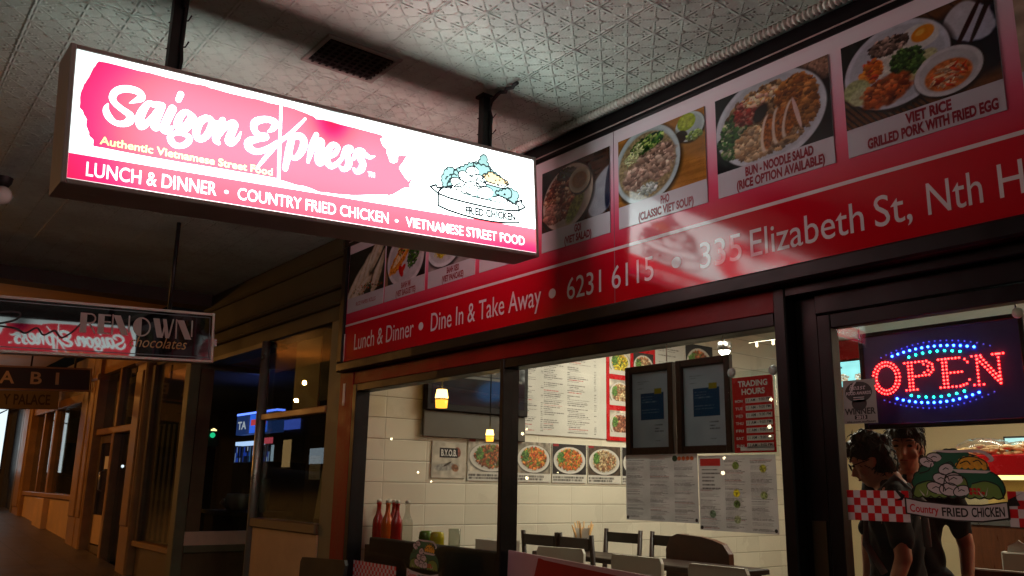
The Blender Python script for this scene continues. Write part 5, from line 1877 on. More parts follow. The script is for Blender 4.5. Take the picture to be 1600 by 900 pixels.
# E
dots(Rd, [(-1.2850, zb), (-1.2850, zt)])
dots(Rd, [(-1.2735, zb), (-1.2735, zt)])
dots(Rd, [(-1.297, zt), (-1.232, zt), (-1.216, zt - .006), (-1.208, zt - .016)])
dots(Rd, [(-1.262, 1.8705), (-1.228, 1.8705)])
dots(Rd, [(-1.297, zb), (-1.236, zb), (-1.216, zb + .006), (-1.207, zb + .018)])
# N
dots(Rd, [(-1.180, zb), (-1.180, zt)])
dots(Rd, [(-1.194, zb), (-1.166, zb)])
dots(Rd, [(-1.194, zt), (-1.168, zt)])
dots(Rd, [(-1.178, zt - .010), (-1.118, zb)])
dots(Rd, [(-1.166, zt - .006), (-1.116, zb + .012)])
dots(Rd, [(-1.117, zb), (-1.117, zt)])
dots(Rd, [(-1.133, zt), (-1.102, zt)])
Rd.build('red_leds', LR, op)
for x in (-1.60, -1.08):
    MB().tube([(x, .09, 2.03), (x, .09, 2.13)], .003, 5).build('hanging_wire', 'steel', op)
o = MB().lathe((-1.068, .066, 2.040), [(0, .0), (.016, .0), (.017, .004), (.006, .012), (.006, .03), (0, .03)], 16, axis=(0, 1, 0)).build('suction_hook', 'white_plastic', None, (-1.068, .066, 2.04))
tag(o, 'round white suction hook at the top corner of the OPEN sign', 'hook')

aw_ = thing('award_sticker', 'grey WINNER award sticker on the door glass beside the OPEN sign', 'sticker', (-1.6, .0565, 1.72))
fr = Frame((0, 0.0565, 0), (1, 0, 0), (0, 0, 1))
MB().poly(fr, [(-1.660, 1.730), (-1.535, 1.730), (-1.535, 1.880), (-1.655, 1.880)], .0).build('sheet', mat('grey_sticker', rgb(150, 148, 146), .4), aw_)
k_ = MB()
k_.ell(fr, -1.598, 1.838, .050, .036, .0005)
k_.ell(fr, -1.598, 1.800, .028, .026, .0005)
text(k_, fr, 'WINNER', -1.654, -1.540, 1.762, .020, .0008, .035)
k_.fbox(fr, -1.618, -1.572, 1.7445, 1.7585, .0004, .0008)
text(k_, fr, 'sbs.com.au/feast', -1.648, -1.542, 1.7335, .007, .0008, .02)
k_.build('black_print', 'dark_ink', aw_)
k_ = MB()
k_.brush(fr, [(-1.628, 1.838, .003), (-1.616, 1.865, .005), (-1.606, 1.872, .004), (-1.616, 1.860, .004), (-1.622, 1.838, .003)], .0012)
text(k_, fr, 'Feast', -1.632, -1.570, 1.846, .017, .0012, .0, .3)
text(k_, fr, 'FOOD AWARDS', -1.644, -1.552, 1.829, .010, .0012, .03)
text(k_, fr, '2013', -1.612, -1.578, 1.7465, .010, .0012, .03)
for z in (1.818, 1.811):
    k_.fbox(fr, -1.618, -1.578, z, z + .003, .0008, .0012)
k_.build('pale_print', 'white_ink', aw_)

# ---- deeper inside
struct(MB().fbox(facade(5.5), -5.345, 1.44, 2.855, 3.055, -.5, 0).build('bulkhead', 'red_gloss'))
p = Pic(1.7, 60, (150, 226, 232)).grain(.06, 12)
for k in range(3):
    p.bits(.3 + .55 * k, .35, .18, .14, 40, .04, [(170, 150, 120), (130, 110, 90), (190, 200, 190)])
p.rect(.78, .88, .74, .82, (70, 110, 120))
M['screen'] = printed('lit_menu_screen', 0.3, emis=1.3)
for k, x in enumerate((-5.30, -4.52, -3.74, -2.96)):
    t = thing('menu_screen', ('lit menu screen under the red bulkhead, leftmost', 'lit menu screen, second from the left, mostly behind the OPEN sign', 'lit menu screen, third from the left, behind the OPEN sign', 'lit menu screen at the right edge of the picture')[k],
              'screen', (x + .35, 5.5, 2.55), 'lit menu screens over the counter')
    MB().fbox(facade(5.52), x, x + .72, 2.56, 2.845, -.05, 0, .004).build('body', 'black_matte', t)
    p.mesh(facade(5.52), x + .012, x + .708, 2.572, 2.833, .002).build('screen', 'screen', t)

cb = thing('display_cabinet', 'food display cabinet with a red top and a lit shelf', 'cabinet', (-2.2, 3.7, FZ))
MB().fbox(facade(3.5), -2.95, -.8, 1.63, 1.765, -.6, 0, .006).build('top', 'red_gloss', cb)
MB().fbox(facade(3.5), -2.93, -.82, 1.35, 1.628, -.58, -.5).build('back_panel', mat('warm_panel', rgb(214, 180, 110), .5), cb)
MB().fbox(facade(3.5), -2.93, -.82, 1.603, 1.628, -.30, -.02).build('lamp_strip', emit('warm_strip', (1, .74, .28), 2.2), cb)
MB().fbox(facade(3.5), -2.95, -.8, 1.30, 1.348, -.6, -.01).build('shelf', 'steel', cb)
MB().fbox(facade(3.5), -2.95, -.8, FZ, 1.298, -.6, -.02).build('base', 'mid_wood', cb)
MB().fbox(facade(3.5), -2.95, -.8, 1.349, 1.6, -.012, -.008).build('glass_pane', 'glass', cb)
rg = random.Random(9)
M['bag'] = glass('clear_bag', (.92, .90, .84), .12, .10)
cr = mat('crackers', rgb(214, 176, 120), .5, mottle=.3, scale=30)
for k, (x0, x1, lb_) in enumerate(((-2.98, -2.62, 'clear bag of pale crackers at the left end of the red cabinet top'), (-2.66, -2.44, 'clear bag of pale crackers at the right of the red cabinet top'))):
    t = thing('cracker_bag', lb_, 'bag', ((x0 + x1) / 2, 3.72, 1.765), 'bags of crackers on the cabinet')
    cm = MB()
    for q in range(46):
        x, y = rg.uniform(x0 + .05, x1 - .05), rg.uniform(3.60, 3.84)
        z = 1.775 + rg.uniform(0, .075) * (1 - abs((x - (x0 + x1) / 2) / (x1 - x0)) * 1.2)
        cm.ball((x, y, z), rg.uniform(.022, .036), 8, (1.2, .9, .55))
    cm.build('crackers', cr, t)
    bm_ = MB().ball(((x0 + x1) / 2, 3.72, 1.815), (x1 - x0) / 2, 20, (1.05, .85, .40))
    bm_.v = [(a + rg.uniform(-.008, .008), b + rg.uniform(-.008, .008), max(1.767, c + rg.uniform(-.008, .008))) for a, b, c in bm_.v]
    bm_.build('bag_film', 'bag', t)

mn = thing('register_monitor', 'small lit pale blue monitor at the back by the counter', 'monitor', (-3.2, 5.0, 1.8))
MB().fbox(facade(5.2), -3.28, -2.9, 1.80, 1.99, -.03, 0, .004).build('body', 'dark_metal', mn)
MB().fbox(facade(5.2), -3.265, -2.915, 1.815, 1.975, .001, .003).build('screen', emit('pale_screen', (.45, .8, .85), .8), mn)
MB().box(-3.12, -3.06, 5.21, 5.25, 1.40, 1.80).build('stand', 'dark_metal', mn)
MB().box(-3.6, -2.5, 5.0, 5.5, FZ, 1.398).build('counter_block', 'dim_wall', mn)

bb = thing('booth_bench', 'brown slatted booth bench seen through the door', 'bench', (-1.5, 1.5, FZ))
MB().fbox(facade(1.5), -1.98, -.80, 1.10, 1.17, -.05, .0, .006).build('top_rail', 'mid_wood', bb)
sl = MB()
for k in range(5):
    sl.fbox(facade(1.51), -1.95, -.83, .64 + .09 * k, .70 + .09 * k, -.03, 0, .004)
sl.build('slats', 'mid_wood', bb)
for x in (-1.975, -.83):
    MB().box(x, x + .03, 1.512, 1.545, FZ, 1.098).build('post', 'dark_wood', bb)
MB().box(-1.94, -.84, 1.55, 1.95, .66, .71).build('seat', 'mid_wood', bb)
table('dining_table', 'brown wooden table behind the slatted bench', -2.05, -.80, 1.98, 2.6, 1.10, 'mid_wood')
nb = thing('napkin_box', 'white napkin box on the table behind the slatted bench', 'napkin box', (-2.15, 2.05, 1.10))
MB().fbox(Frame((-2.03, 2.02, 1.10), (1, .25, 0), (0, 0, 1)), 0, .12, 0, .12, -.10, 0, .006).build('box', 'white_plastic', nb)
MB().poly(Frame((-2.03, 2.06, 1.22), (1, .25, 0), (0, 0, 1)), [(.015, 0), (.105, 0), (.095, .04), (.07, .06), (.05, .045), (.02, .03)], 0, .012).build('napkin', 'paper', nb)

# ------------------------------------------------------------------ people


def person(label, loc, face, height, hair_m, shirt_m, bow=0.0, strap=False, long_hair=False, phone=False):
    """A standing figure: one fused skin surface, with hair, shirt, trousers as children. Local +y is where it faces."""
    root_loc = Vector(loc)
    k = height / 1.72
    ang = math.atan2(face[1], face[0]) - math.pi / 2
    rot = Matrix.Rotation(ang, 3, 'Z')

    def W(p):
        return root_loc + rot @ (Vector(p) * k)

    def skin(chains, balls=(), voxel=.011, smooth=2):
        bm = MB()
        for c in chains:
            bm.tube([W(p[:3]) for p in c], [p[3] * k for p in c], 14)
            for p in c:
                bm.ball(W(p[:3]), p[3] * k, 12)
        for b in balls:
            c0, r, sq = b
            i = len(bm.v)
            bm.ball((0, 0, 0), r, 16, sq)
            bm.v[i:] = [tuple(W(Vector(c0) + Vector(q))) for q in bm.v[i:]]
        o = bm.build('tmp', 'skin')
        md = o.modifiers.new('r', 'REMESH')
        md.mode = 'VOXEL'
        md.voxel_size = voxel
        md.use_smooth_shade = True
        m2 = o.modifiers.new('s', 'SMOOTH')
        m2.iterations = smooth
        bpy.context.view_layer.update()
        me = bpy.data.meshes.new_from_object(o.evaluated_get(bpy.context.evaluated_depsgraph_get()))
        bpy.data.objects.remove(o)
        return me

    hb = bow                                   # the head's bow, forward in y and down in z
    hc = Vector((0, .02 + .09 * hb, 1.585 - .045 * hb))

    def H(x, y, z):
        """Point of the head: tilt about its centre."""
        c, s = math.cos(.55 * hb), math.sin(.55 * hb)
        return (hc.x + x, hc.y + y * c + z * s, hc.z - y * s + z * c)

    legs = [[(s * .09, 0, .90, .085), (s * .10, .01, .50, .058), (s * .10, -.01, .09, .040), (s * .10, .12, .035, .032)] for s in (-1, 1)]
    torso = [[(0, 0, .92, .125), (0, .005, 1.08, .118), (0, 0, 1.25, .128), (0, -.01, 1.38, .10)], [(-.15, -.01, 1.385, .062), (0, -.01, 1.40, .075), (.15, -.01, 1.385, .062)]]
    arms = []
    fingers = []
    for s in (-1, 1):
        if phone:
            el, wr = (s * .23, .04, 1.10), (s * .09, .27, 1.20)
        else:
            el, wr = (s * .235, -.03, 1.10), (s * .235, .06, .86)
        arms.append([(s * .185, -.01, 1.375, .052), (el[0], el[1], el[2], .040), (wr[0], wr[1], wr[2], .027)])
        d = (Vector(wr) - Vector(el)).normalized()
        side = Vector((s, 0, 0)) if not phone else Vector((0, .2, 1)).normalized()
        pal = Vector(wr) + d * .045
        arms.append([tuple(wr) + (.027,), tuple(pal) + (.030,)])
        cross = d.cross(side).normalized()
        for q in range(4):
            off = cross * (.0165 * (q - 1.5))
            L = (.066, .076, .072, .056)[q]
            b = pal + off * 1.0 + d * .02
            m_ = b + d * L * .5 - side * .006
            e = b + d * L * .85 - side * .028
            fingers.append([tuple(b) + (.0092,), tuple(m_) + (.0085,), tuple(e) + (.007,)])
        t0 = pal - cross * .028 - d * .01
        fingers.append([tuple(t0) + (.011,), tuple(t0 - cross * .022 + d * .025 - side * .010) + (.0095,), tuple(t0 - cross * .024 + d * .052 - side * .022) + (.008,)])
    neck = [[(0, -.015, 1.40, .058), (0, .0, 1.47, .052), H(0, -.015, -.06) + (.054,)]]
    head = [(H(0, -.008, .028), .098, (.80, .98, .98)), (H(0, .022, -.045), .070, (.86, .92, 1.05)), (H(0, .05, -.085), .036, (1.0, .8, .8)),
            (H(0, .093, -.012), .016, (.8, 1.1, 1.7)), (H(0, .108, -.026), .0155, (1.0, 1, .8)), (H(-.078, -.005, -.005), .026, (.35, .7, 1.1)), (H(.078, -.005, -.005), .026, (.35, .7, 1.1)),
            (H(-.034, .074, .036), .024, (1.2, .7, .5)), (H(.034, .074, .036), .024, (1.2, .7, .5)), (H(0, .083, -.058), .020, (1.3, .7, .5)), (H(-.042, .06, -.03), .026, (1, .8, .8)), (H(.042, .06, -.03), .026, (1, .8, .8))]
    me = skin(legs + torso + arms + fingers + neck, head, .0085, 2)
    me.transform(Matrix.Translation(-root_loc))
    me.materials.clear()
    me.materials.append(M['skin'])
    me.name = 'person'
    o = bpy.data.objects.new('person', me)
    COL.objects.link(o)
    o.location = root_loc
    tag(o, label, 'person')

    def child(name, mb_or_me, m):
        if isinstance(mb_or_me, MB):
            return mb_or_me.build(name, m, o)
        mb_or_me.transform(Matrix.Translation(-root_loc))
        mb_or_me.materials.clear()
        mb_or_me.materials.append(M[m] if isinstance(m, str) else m)
        c = bpy.data.objects.new(name, mb_or_me)
        COL.objects.link(c)
        c.parent = o
        return c

    def ext(ch_, g):
        return [[(p[0], p[1], p[2], p[3] + g) for p in c] for c in ch_]

    sh = [[(0, 0, .90, .135), (0, .005, 1.08, .130), (0, 0, 1.25, .140), (0, -.01, 1.37, .108)], [(-.15, -.01, 1.375, .074), (0, -.01, 1.385, .082), (.15, -.01, 1.375, .074)]]
    for s in (-1, 1):
        a = arms[0 if s < 0 else 2]
        e = Vector(a[0][:3]).lerp(Vector(a[1][:3]), .72)
        sh.append([(a[0][0], a[0][1], a[0][2], .066), tuple(e) + (.058,)])
    sm_ = skin(sh, (), .012, 3)
    for v in sm_.vertices:                     # creases in the cloth
        c = v.co
        v.co = c + v.normal * (.006 * math.sin(c.z * 38 + 6 * math.sin(c.x * 17 + c.y * 11)) + .004 * math.sin(c.x * 60 + c.z * 23))
    child('shirt', sm_, shirt_m)
    child('trousers', skin(ext([l[:3] for l in legs], .013) + [[(-.06, 0, .90, .128), (.06, 0, .90, .128)]], (), .014, 2), 'jeans')
    hr = [(H(0, -.020, .050), .104, (.84, 1.0, .94)), (H(0, -.045, .0), .092, (.86, .80, 1.1)), (H(0, .035, .108), .050, (1.3, .9, .5)), (H(-.055, .015, .080), .036, (.8, 1.2, .9)), (H(.055, .015, .080), .036, (.8, 1.2, .9)), (H(0, -.062, -.035), .070, (.98, .75, .9))]
    if long_hair:
        hr += [(H(-.072, -.02, -.02), .045, (.55, 1, 1.7)), (H(.072, -.02, -.02), .045, (.55, 1, 1.7)), (H(0, -.085, -.06), .065, (1.1, .6, 1.4))]
    else:
        rgh = random.Random(5)
        for q in range(22):
            a = rgh.uniform(0, 6.28)
            e = rgh.uniform(.2, 1.3)
            hr.append((H(.085 * math.cos(a) * math.sin(e), -.02 + .10 * math.sin(a) * math.sin(e), .055 + .095 * math.cos(e)), .022, (1, 1, .9)))
    hm = skin([], hr, .008, 1)
    hb_ = MB()
    hb_.v = [tuple(v.co) for v in hm.vertices]
    hb_.f = [tuple(p.vertices) for p in hm.polygons]
    hb_.smooth = [True] * len(hb_.f)
    rgh = random.Random(17)
    hc_w = W(tuple(hc))
    nv = len(hm.vertices)
    for q in range(420):                       # loose locks lying over the mass
        v = hm.vertices[rgh.randrange(nv)]
        nrm = v.normal.copy()
        dn = Vector((0, 0, -1)) + Vector((rgh.uniform(-.8, .8), rgh.uniform(-.8, .8), rgh.uniform(-.2, .5)))
        tg = (dn - nrm * dn.dot(nrm)).normalized()
        a = v.co + nrm * .001
        L = rgh.uniform(.018, .045)
        hb_.tube([a, a + tg * L * .5 + nrm * rgh.uniform(.002, .008), a + tg * L + nrm * rgh.uniform(-.002, .008)], [.0028, .0022, .0005], 4, cap=False)
    child('hair', hb_, hair_m)
    ft = MB()
    for s in (-1, 1):
        i = len(ft.v)
        ft.ball((0, 0, 0), .0125, 10, (1.15, .5, .6))
        ft.v[i:] = [tuple(W(Vector(H(s * .034, .086, .014)) + Vector(q))) for q in ft.v[i:]]
    child('eyes', ft, mat('eye_dark', rgb(60, 48, 42), .2))
    mt = MB()
    mt.ball((0, 0, 0), .022, 10, (1.1, .35, .22))
    mt.v = [tuple(W(Vector(H(0, .093, -.060)) + Vector(q))) for q in mt.v]
    child('mouth', mt, mat('lips', rgb(150, 78, 72), .45))
    br_ = MB()
    for s in (-1, 1):
        br_.tube([W(H(s * .016, .094, .038)), W(H(s * .036, .091, .044)), W(H(s * .056, .078, .038))], [.0025, .004, .002], 6)
    child('eyebrows', br_, hair_m)
    if strap:
        gs = MB()
        for s in (-1, 1):
            gs.tube([W((s * .10, -.14, 1.15)), W((s * .115, -.135, 1.36)), W((s * .115, -.02, 1.475)), W((s * .11, .125, 1.34)), W((s * .13, .135, 1.15)), W((s * .15, .06, 1.02))], [.016] * 6, 8)
        child('backpack_straps', gs, 'grey_cloth')
        gl_ = MB()
        for s in (-1, 1):
            ring = [W(H(s * .036 + .024 * math.cos(t), .104, .014 + .018 * math.sin(t))) for t in [6.2832 * q / 12 for q in range(13)]]
            gl_.tube(ring, .0022, 6)
            gl_.tube([W(H(s * .060, .10, .018)), W(H(s * .082, .0, .012))], .002, 5)
        gl_.tube([W(H(-.012, .106, .016)), W(H(.012, .106, .016))], .002, 5)
        child('glasses', gl_, 'black_paint')
    return o


person('man with dark hair and glasses, head bowed, black shirt and grey strap', (-2.02, 1.0, FZ + .0), (-.80, -.42), 1.50, 'hair', 'black_cloth', bow=.75, strap=True)
person('smiling woman with dark hair, standing behind the bowed man', (-2.115, 1.34, FZ + .0), (.30, -.95), 1.545, 'hair', 'black_cloth', bow=0.0, long_hair=False)

# ------------------------------------------------------------------ the shops further along
N0, N1 = -5.41, -8.40
nb = thing('corner_shop', 'olive painted shop next door with a recessed entry and tall glass', 'shop', (-6.9, 0, .3))
FA = facade(0.0)
co = MB()
co.fbox(FA, -8.40, -5.411, 3.10, 3.25, -.2, .05, .02)
co.fbox(FA, -8.40, -5.411, 2.895, 3.099, -.2, .012)
co.fbox(FA, -8.40, -5.411, 2.865, 2.894, -.2, .045, .012)
co.fbox(FA, -8.40, -5.411, 2.775, 2.864, -.2, .0)
co.fbox(FA, -8.40, -5.411, 2.745, 2.774, -.2, .035, .010)
co.fbox(FA, -8.40, -5.411, 2.640, 2.744, -.2, -.004)
co.build('cornice', mat('dark_olive_render', rgb(72, 68, 48), 0.7, mottle=0.25, scale=4, bump=0.25, bscale=60), nb)
MB().fbox(FA, -5.62, -5.411, .2, 2.639, -.12, .0, .006).build('pier', 'olive', nb)
MB().tube([(-6.83, .0, .30), (-6.83, .0, 2.639)], .034, 16).build('corner_post', 'post_metal', nb)
MB().fbox(FA, -6.80, -5.621, 1.15, 1.22, -.10, .03, .008).build('sill', 'timber_dark', nb)
MB().fbox(FA, -6.78, -5.621, .2, 1.149, -.08, .008).build('riser', 'riser', nb)
MB().fbox(FA, -6.795, -5.621, 1.985, 2.035, -.07, .012, .006).build('transom_bar', 'timber', nb)
MB().fbox(FA, -6.795, -5.621, 1.221, 1.984, -.034, -.028).build('glass_pane', 'glass_old', nb)
MB().fbox(FA, -6.795, -5.621, 2.036, 2.639, -.034, -.028).build('glass_pane', 'glass_old', nb)
# items standing in the transom
MB().fbox(facade(.12), -6.48, -6.03, 2.04, 2.60, -.02, 0).build('brown_blind', 'timber', nb)
MB().fbox(facade(.12), -6.01, -5.64, 2.10, 2.63, -.02, 0).build('black_blind', 'black_matte', nb)
# recess: side wall at x = -8.4 facing us, soffit, back door
FR = Frame((-8.40, 0, 0), (0, 1, 0), (0, 0, 1))
q = MB()
q.fbox(FR, -.12, -.02, .3, 2.62, -.12, .02, .006)
q.fbox(FR, .62, .68, .3, 2.62, -.08, .012, .006)
q.fbox(FR, -.02, .62, .84, .905, -.08, .03, .006)
q.fbox(FR, -.02, .62, 2.56, 2.62, -.08, .012, .006)
q.build('return_frame', 'olive', nb)
MB().fbox(FR, -.02, .62, .906, 1.03, -.06, .006).build('return_panel', mat('pale_panel', rgb(226, 192, 164), .6, mottle=.1), nb)
MB().fbox(FR, -.02, 1.9, .3, .839, -.06, -.004).build('return_riser', 'timber_dark', nb)
MB().fbox(FR, -.02, .62, 1.031, 2.559, -.03, -.024).build('glass_pane', 'glass_old', nb)
MB().fbox(FR, .68, 1.9, .84, 2.62, -.03, -.024).build('glass_pane', 'glass_old', nb)
MB().box(-8.38, -6.86, 0.03, 1.9, 2.62, 2.70).build('recess_soffit', mat('pink_soffit', rgb(206, 160, 130), .7), nb)
MB().fbox(FA, -8.40, -6.86, 2.60, 2.639, -.2, .0).build('lintel', 'olive', nb)
struct(MB().box(-16.5, -5.52, 3.0, 3.1, 0.1, 3.2).build('wall', 'dim_wall'))
struct(MB().box(-5.62, -5.51, 0.1, 3.0, .2, 3.2).build('wall', 'dim_wall'))
struct(MB().box(-16.5, -5.62, 0.22, 3.0, 2.72, 2.8).build('ceiling', 'dim_wall'))
# things in the shop window
nt = thing('paper_notice', 'pale paper notice in the dark window of the shop next door', 'notice', (-5.85, .06, 1.5))
MB().fbox(facade(.05), -5.94, -5.76, 1.52, 1.69, -.004, 0).build('sheet', mat('grey_paper', rgb(150, 150, 132), .6), nt)
p = Pic(1, 40, (156, 156, 140)).lines(.1, .9, .1, .9, .08, (100, 100, 92), .4, 3)
p.mesh(facade(.05), -5.938, -5.762, 1.522, 1.688, .001).build('print', 'print_matte', nt)
nt = thing('advertising_panel', 'greenish panel leaning inside the window of the shop next door', 'panel', (-6.2, .35, 1.25))
MB().fbox(Frame((-6.55, .40, 1.22), (1, 0, 0), (0, .12, 1)), 0, .26, 0, .56, -.01, 0).build('panel', mat('olive_panel', rgb(116, 118, 90), .6), nt)
MB().box(-6.56, -6.28, .40, .46, .3, 1.22).build('stand', 'dim_wall', nt)
nt = thing('dark_stand', 'black triangular stand in the window of the shop next door', 'stand', (-5.95, .3, 1.22))
MB().poly(facade(.30), [(-6.12, 1.0), (-5.66, 1.0), (-5.70, 1.40), (-5.78, 1.46), (-5.98, 1.45)], -.3, .3).build('board', 'black_matte', nt)

# lit display added in place of a shopfront reflected from across the road
ds = thing('reflected_shop_display', 'blue lit stand-in for a reflected shopfront, placed behind the glass next door', 'display', (-9.8, 1.2, 1.0))
fd = facade(1.25)
MB().fbox(fd, -10.75, -9.50, 2.06, 2.30, -.1, 0).build('header', emit('blue_header', (.012, .03, .13), 1.2), ds)
MB().fbox(fd, -10.30, -9.75, 2.07, 2.29, .001, .006).build('blue_block', emit('blue_block', (.02, .11, .75), 1.5), ds)
MB().fbox(fd, -10.25, -9.78, 2.16, 2.23, .007, .009).build('red_band', emit('red_band', (.6, .05, .08), 1.0), ds)
MB().fbox(fd, -10.75, -9.50, 2.300, 2.325, -.1, .004).build('top_tube', emit('blue_tube', (.10, .18, 1.0), 4.0), ds)
MB().fbox(fd, -10.72, -10.02, 1.93, 1.975, -.1, .004).build('shelf_tube', emit('white_blue_tube', (.45, .6, 1.0), 1.6), ds)
t = MB()
text(t, fd, 'TA', -10.70, -10.42, 2.13, .09, .002, .03)
t.build('lettering', emit('white_letters', (.7, .75, .9), .7), ds)
MB().fbox(fd, -9.80, -9.55, 1.93, 2.00, .001, .006).build('red_sign', emit('red_sign', (1.0, .12, .2), .9), ds)
p = Pic(5.0, 60, (10, 14, 30)).grain(.4, 6)
rg = random.Random(2)
for k in range(60):
    x = rg.uniform(0, 5)
    p.rect(x, x + rg.uniform(.05, .25), rg.choice((.05, .4, .7)), rg.choice((.3, .6, .95)), rg.choice(((30, 60, 160), (130, 150, 190), (20, 30, 60), (180, 190, 220), (40, 80, 120))))
p.mesh(fd, -10.75, -9.50, 1.72, 1.92, .001).build('shelves', printed('lit_shelves', .4, emis=1.0), ds)
MB().fbox(fd, -10.75, -9.50, .4, 1.719, -.4, 0).build('base', 'black_matte', ds)
gi = thing('reflected_green_light', 'green glowing stand-in for a light reflected in the dark glass by the entry', 'light', (-8.55, .2, 1.93))  # glowing ball added in place of a green reflection in the glass
MB().ball((-8.52, .20, 1.935), .026, 12).build('lens', emit('green_lens', (.02, .8, .35), 1.1), gi)
MB().fbox(Frame((-8.56, .20, 1.93), (0, 1, 0), (0, 0, 1)), -.05, .08, -.10, .05, -.04, -.01).build('case', 'dark_metal', gi)

# striped curtain window
cs_ = thing('striped_window', 'shop window hung with a dark curtain of pale vertical stripes', 'shop window', (-9.3, 0, .4))
q = MB()
q.fbox(FA, -8.52, -8.401, .35, 3.0, -.12, .01, .006)
q.fbox(FA, -8.62, -8.54, .86, 2.75, -.07, .03, .006)
q.fbox(FA, -10.02, -9.92, .86, 2.75, -.07, .03, .006)
q.build('frame', 'timber_dark', cs_)
MB().fbox(FA, -10.02, -8.53, .80, .859, -.10, .05, .008).build('sill', 'timber', cs_)
MB().fbox(FA, -10.02, -8.53, .35, .799, -.10, .0).build('riser', 'timber_dark', cs_)
MB().fbox(FA, -10.02, -8.53, 2.75, 3.0, -.12, .0).build('head', 'timber_dark', cs_)
cur = MB()
n_ = 120
for k in range(n_):
    xa, xb = -9.92 + 1.30 * k / n_, -9.92 + 1.30 * (k + 1) / n_
    ya, yb = .07 + .022 * math.sin(k * .75), .07 + .022 * math.sin((k + 1) * .75)
    cur.quad((xa, ya, .88), (xb, yb, .88), (xb, yb, 2.08 + .01 * math.sin(k * .3)), (xa, ya, 2.08 + .01 * math.sin(k * .3 - .3)), True)
cur.build('curtain', stripes('curtain_stripes', rgb(34, 22, 16), rgb(196, 164, 124), .175, 0, .9, .72), cs_)
MB().fbox(FA, -9.92, -8.62, .87, 2.75, -.014, -.008).build('glass_pane', 'glass_old', cs_)

# column, door and window of the far shop
fs_ = thing('far_shop', 'far shop with cream timber door, window and columns, lit orange', 'shop', (-13, 0, .6))
q = MB()
for x0, x1 in ((-10.42, -10.03), (-12.62, -12.34), (-13.10, -12.64), (-17.70, -17.10)):
    q = MB()
    q.fbox(FA, x0, x1, .45, 3.2, -.15, .09, .02)
    q.fbox(FA, x0 - .03, x1 + .03, 2.78, 2.86, -.15, .12, .02)
    q.fbox(FA, x0 + .06, x1 - .06, 1.0, 2.70, .0905, .11, .01)
    q.build('column', 'timber', fs_)
q = MB()
q.fbox(FA, -12.34, -10.42, 2.05, 2.13, -.10, .03, .008)
q.fbox(FA, -11.52, -11.44, 2.131, 2.86, -.08, .015, .006)
q.fbox(FA, -12.34, -10.42, 2.86, 3.2, -.12, .02)
q.fbox(FA, -11.52, -11.42, .5, 2.049, -.10, .03, .008)
q.build('door_surround', 'timber', fs_)
d_ = MB()
d_.frame_ring(FA, -12.335, -11.525, .58, 2.045, .10, -.09, -.03)
d_.build('door', 'timber_dark', fs_)
MB().fbox(FA, -12.235, -11.625, .70, 1.05, -.07, -.035).build('door_panel', 'riser', fs_)
MB().fbox(FA, -12.235, -11.625, 1.051, 1.945, -.06, -.054).build('glass_pane', 'glass_old', fs_)
MB().fbox(FA, -11.42, -10.42, .55, 2.05, -.07, -.064).build('glass_pane', 'glass_old', fs_)
MB().fbox(FA, -12.34, -10.42, 2.131, 2.859, -.05, -.044).build('glass_pane', 'glass_old', fs_)
MB().fbox(FA, -10.86, -10.66, 1.93, 2.03, -.060, -.052).build('reflection_patch', mat('painted_orange_glint', rgb(230, 170, 70), .5), fs_)  # reflected orange glint put into the colour of a flat patch
q = MB()
q.fbox(FA, -17.10, -13.10, 2.55, 2.68, -.1, .04, .01)
q.fbox(FA, -17.10, -13.10, 1.20, 1.27, -.1, .06, .01)
q.fbox(FA, -15.35, -15.22, 1.271, 2.549, -.08, .02, .006)
q.fbox(FA, -16.2, -16.12, 1.271, 2.549, -.08, .02, .006)
q.build('window_frame', 'timber', fs_)
MB().fbox(FA, -17.10, -13.10, 2.68, 3.2, -.12, .02).build('head', 'timber_dark', fs_)
MB().fbox(FA, -17.10, -13.10, .55, 1.199, -.1, .015).build('riser', 'riser', fs_)
MB().fbox(FA, -15.6, -14.9, .55, 1.19, .016, .10, .01).build('riser_block', 'riser', fs_)
MB().fbox(FA, -17.10, -13.10, 1.271, 2.549, -.05, -.044).build('glass_pane', 'glass_old', fs_)
for k, (x, y, z, s_, c_) in enumerate(((-16.6, 1.2, 2.25, .045, (1, .72, .3)), (-15.9, 1.6, 1.95, .03, (1, .9, .7)), (-12.6, 1.6, 2.2, .045, (1, .75, .35)), (-16.9, .9, 1.75, .05, (1, .7, .3)), (-15.0, 1.0, 1.70, .025, (.8, .85, 1)))):
    o = MB().lathe((x, y, z), [(0, s_), (s_ * .8, s_ * .6), (s_, 0), (s_ * .6, -s_ * .8), (0, -s_)], 12).build('reflected_shop_light', emit('reflected_shop_light', c_, 3.0), None, (x, y, z))  # glowing bulbs added where the far glass reflects small lights
    tag(o, ('warm bulb for a reflected light, high in the left pane of the far window', 'small pale bulb for a reflected light, in the middle of the far window', 'warm bulb for a light reflected in the far shop door', 'low warm bulb for a reflected light, at the left of the far window', 'tiny cool bulb for a reflected light, low in the far window')[k], 'bulb', 'bulbs standing in for lights reflected in the far shop glass')
pt = thing('window_plant', 'dim leafy plant in a pot in the far shop window', 'plant', (-15.1, .45, 1.2))
MB().lathe((-15.1, .45, 1.22), [(0, 0), (.10, 0), (.14, .22), (.12, .22), (0, .18)], 16).build('pot', mat('terracotta', rgb(150, 84, 54), .7), pt)
lf = MB()
rg = random.Random(6)
for k in range(70):
    a, e, L = rg.uniform(0, 6.28), rg.uniform(.2, 1.3), rg.uniform(.15, .45)
    b = Vector((-15.1, .45, 1.42))
    d = Vector((math.cos(a) * math.cos(e), math.sin(a) * math.cos(e), math.sin(e)))
    s = d.cross(Vector((0, 0, 1))).normalized() * .035
    lf.quad(b, b + d * L * .5 + s, b + d * L, b + d * L * .5 - s)
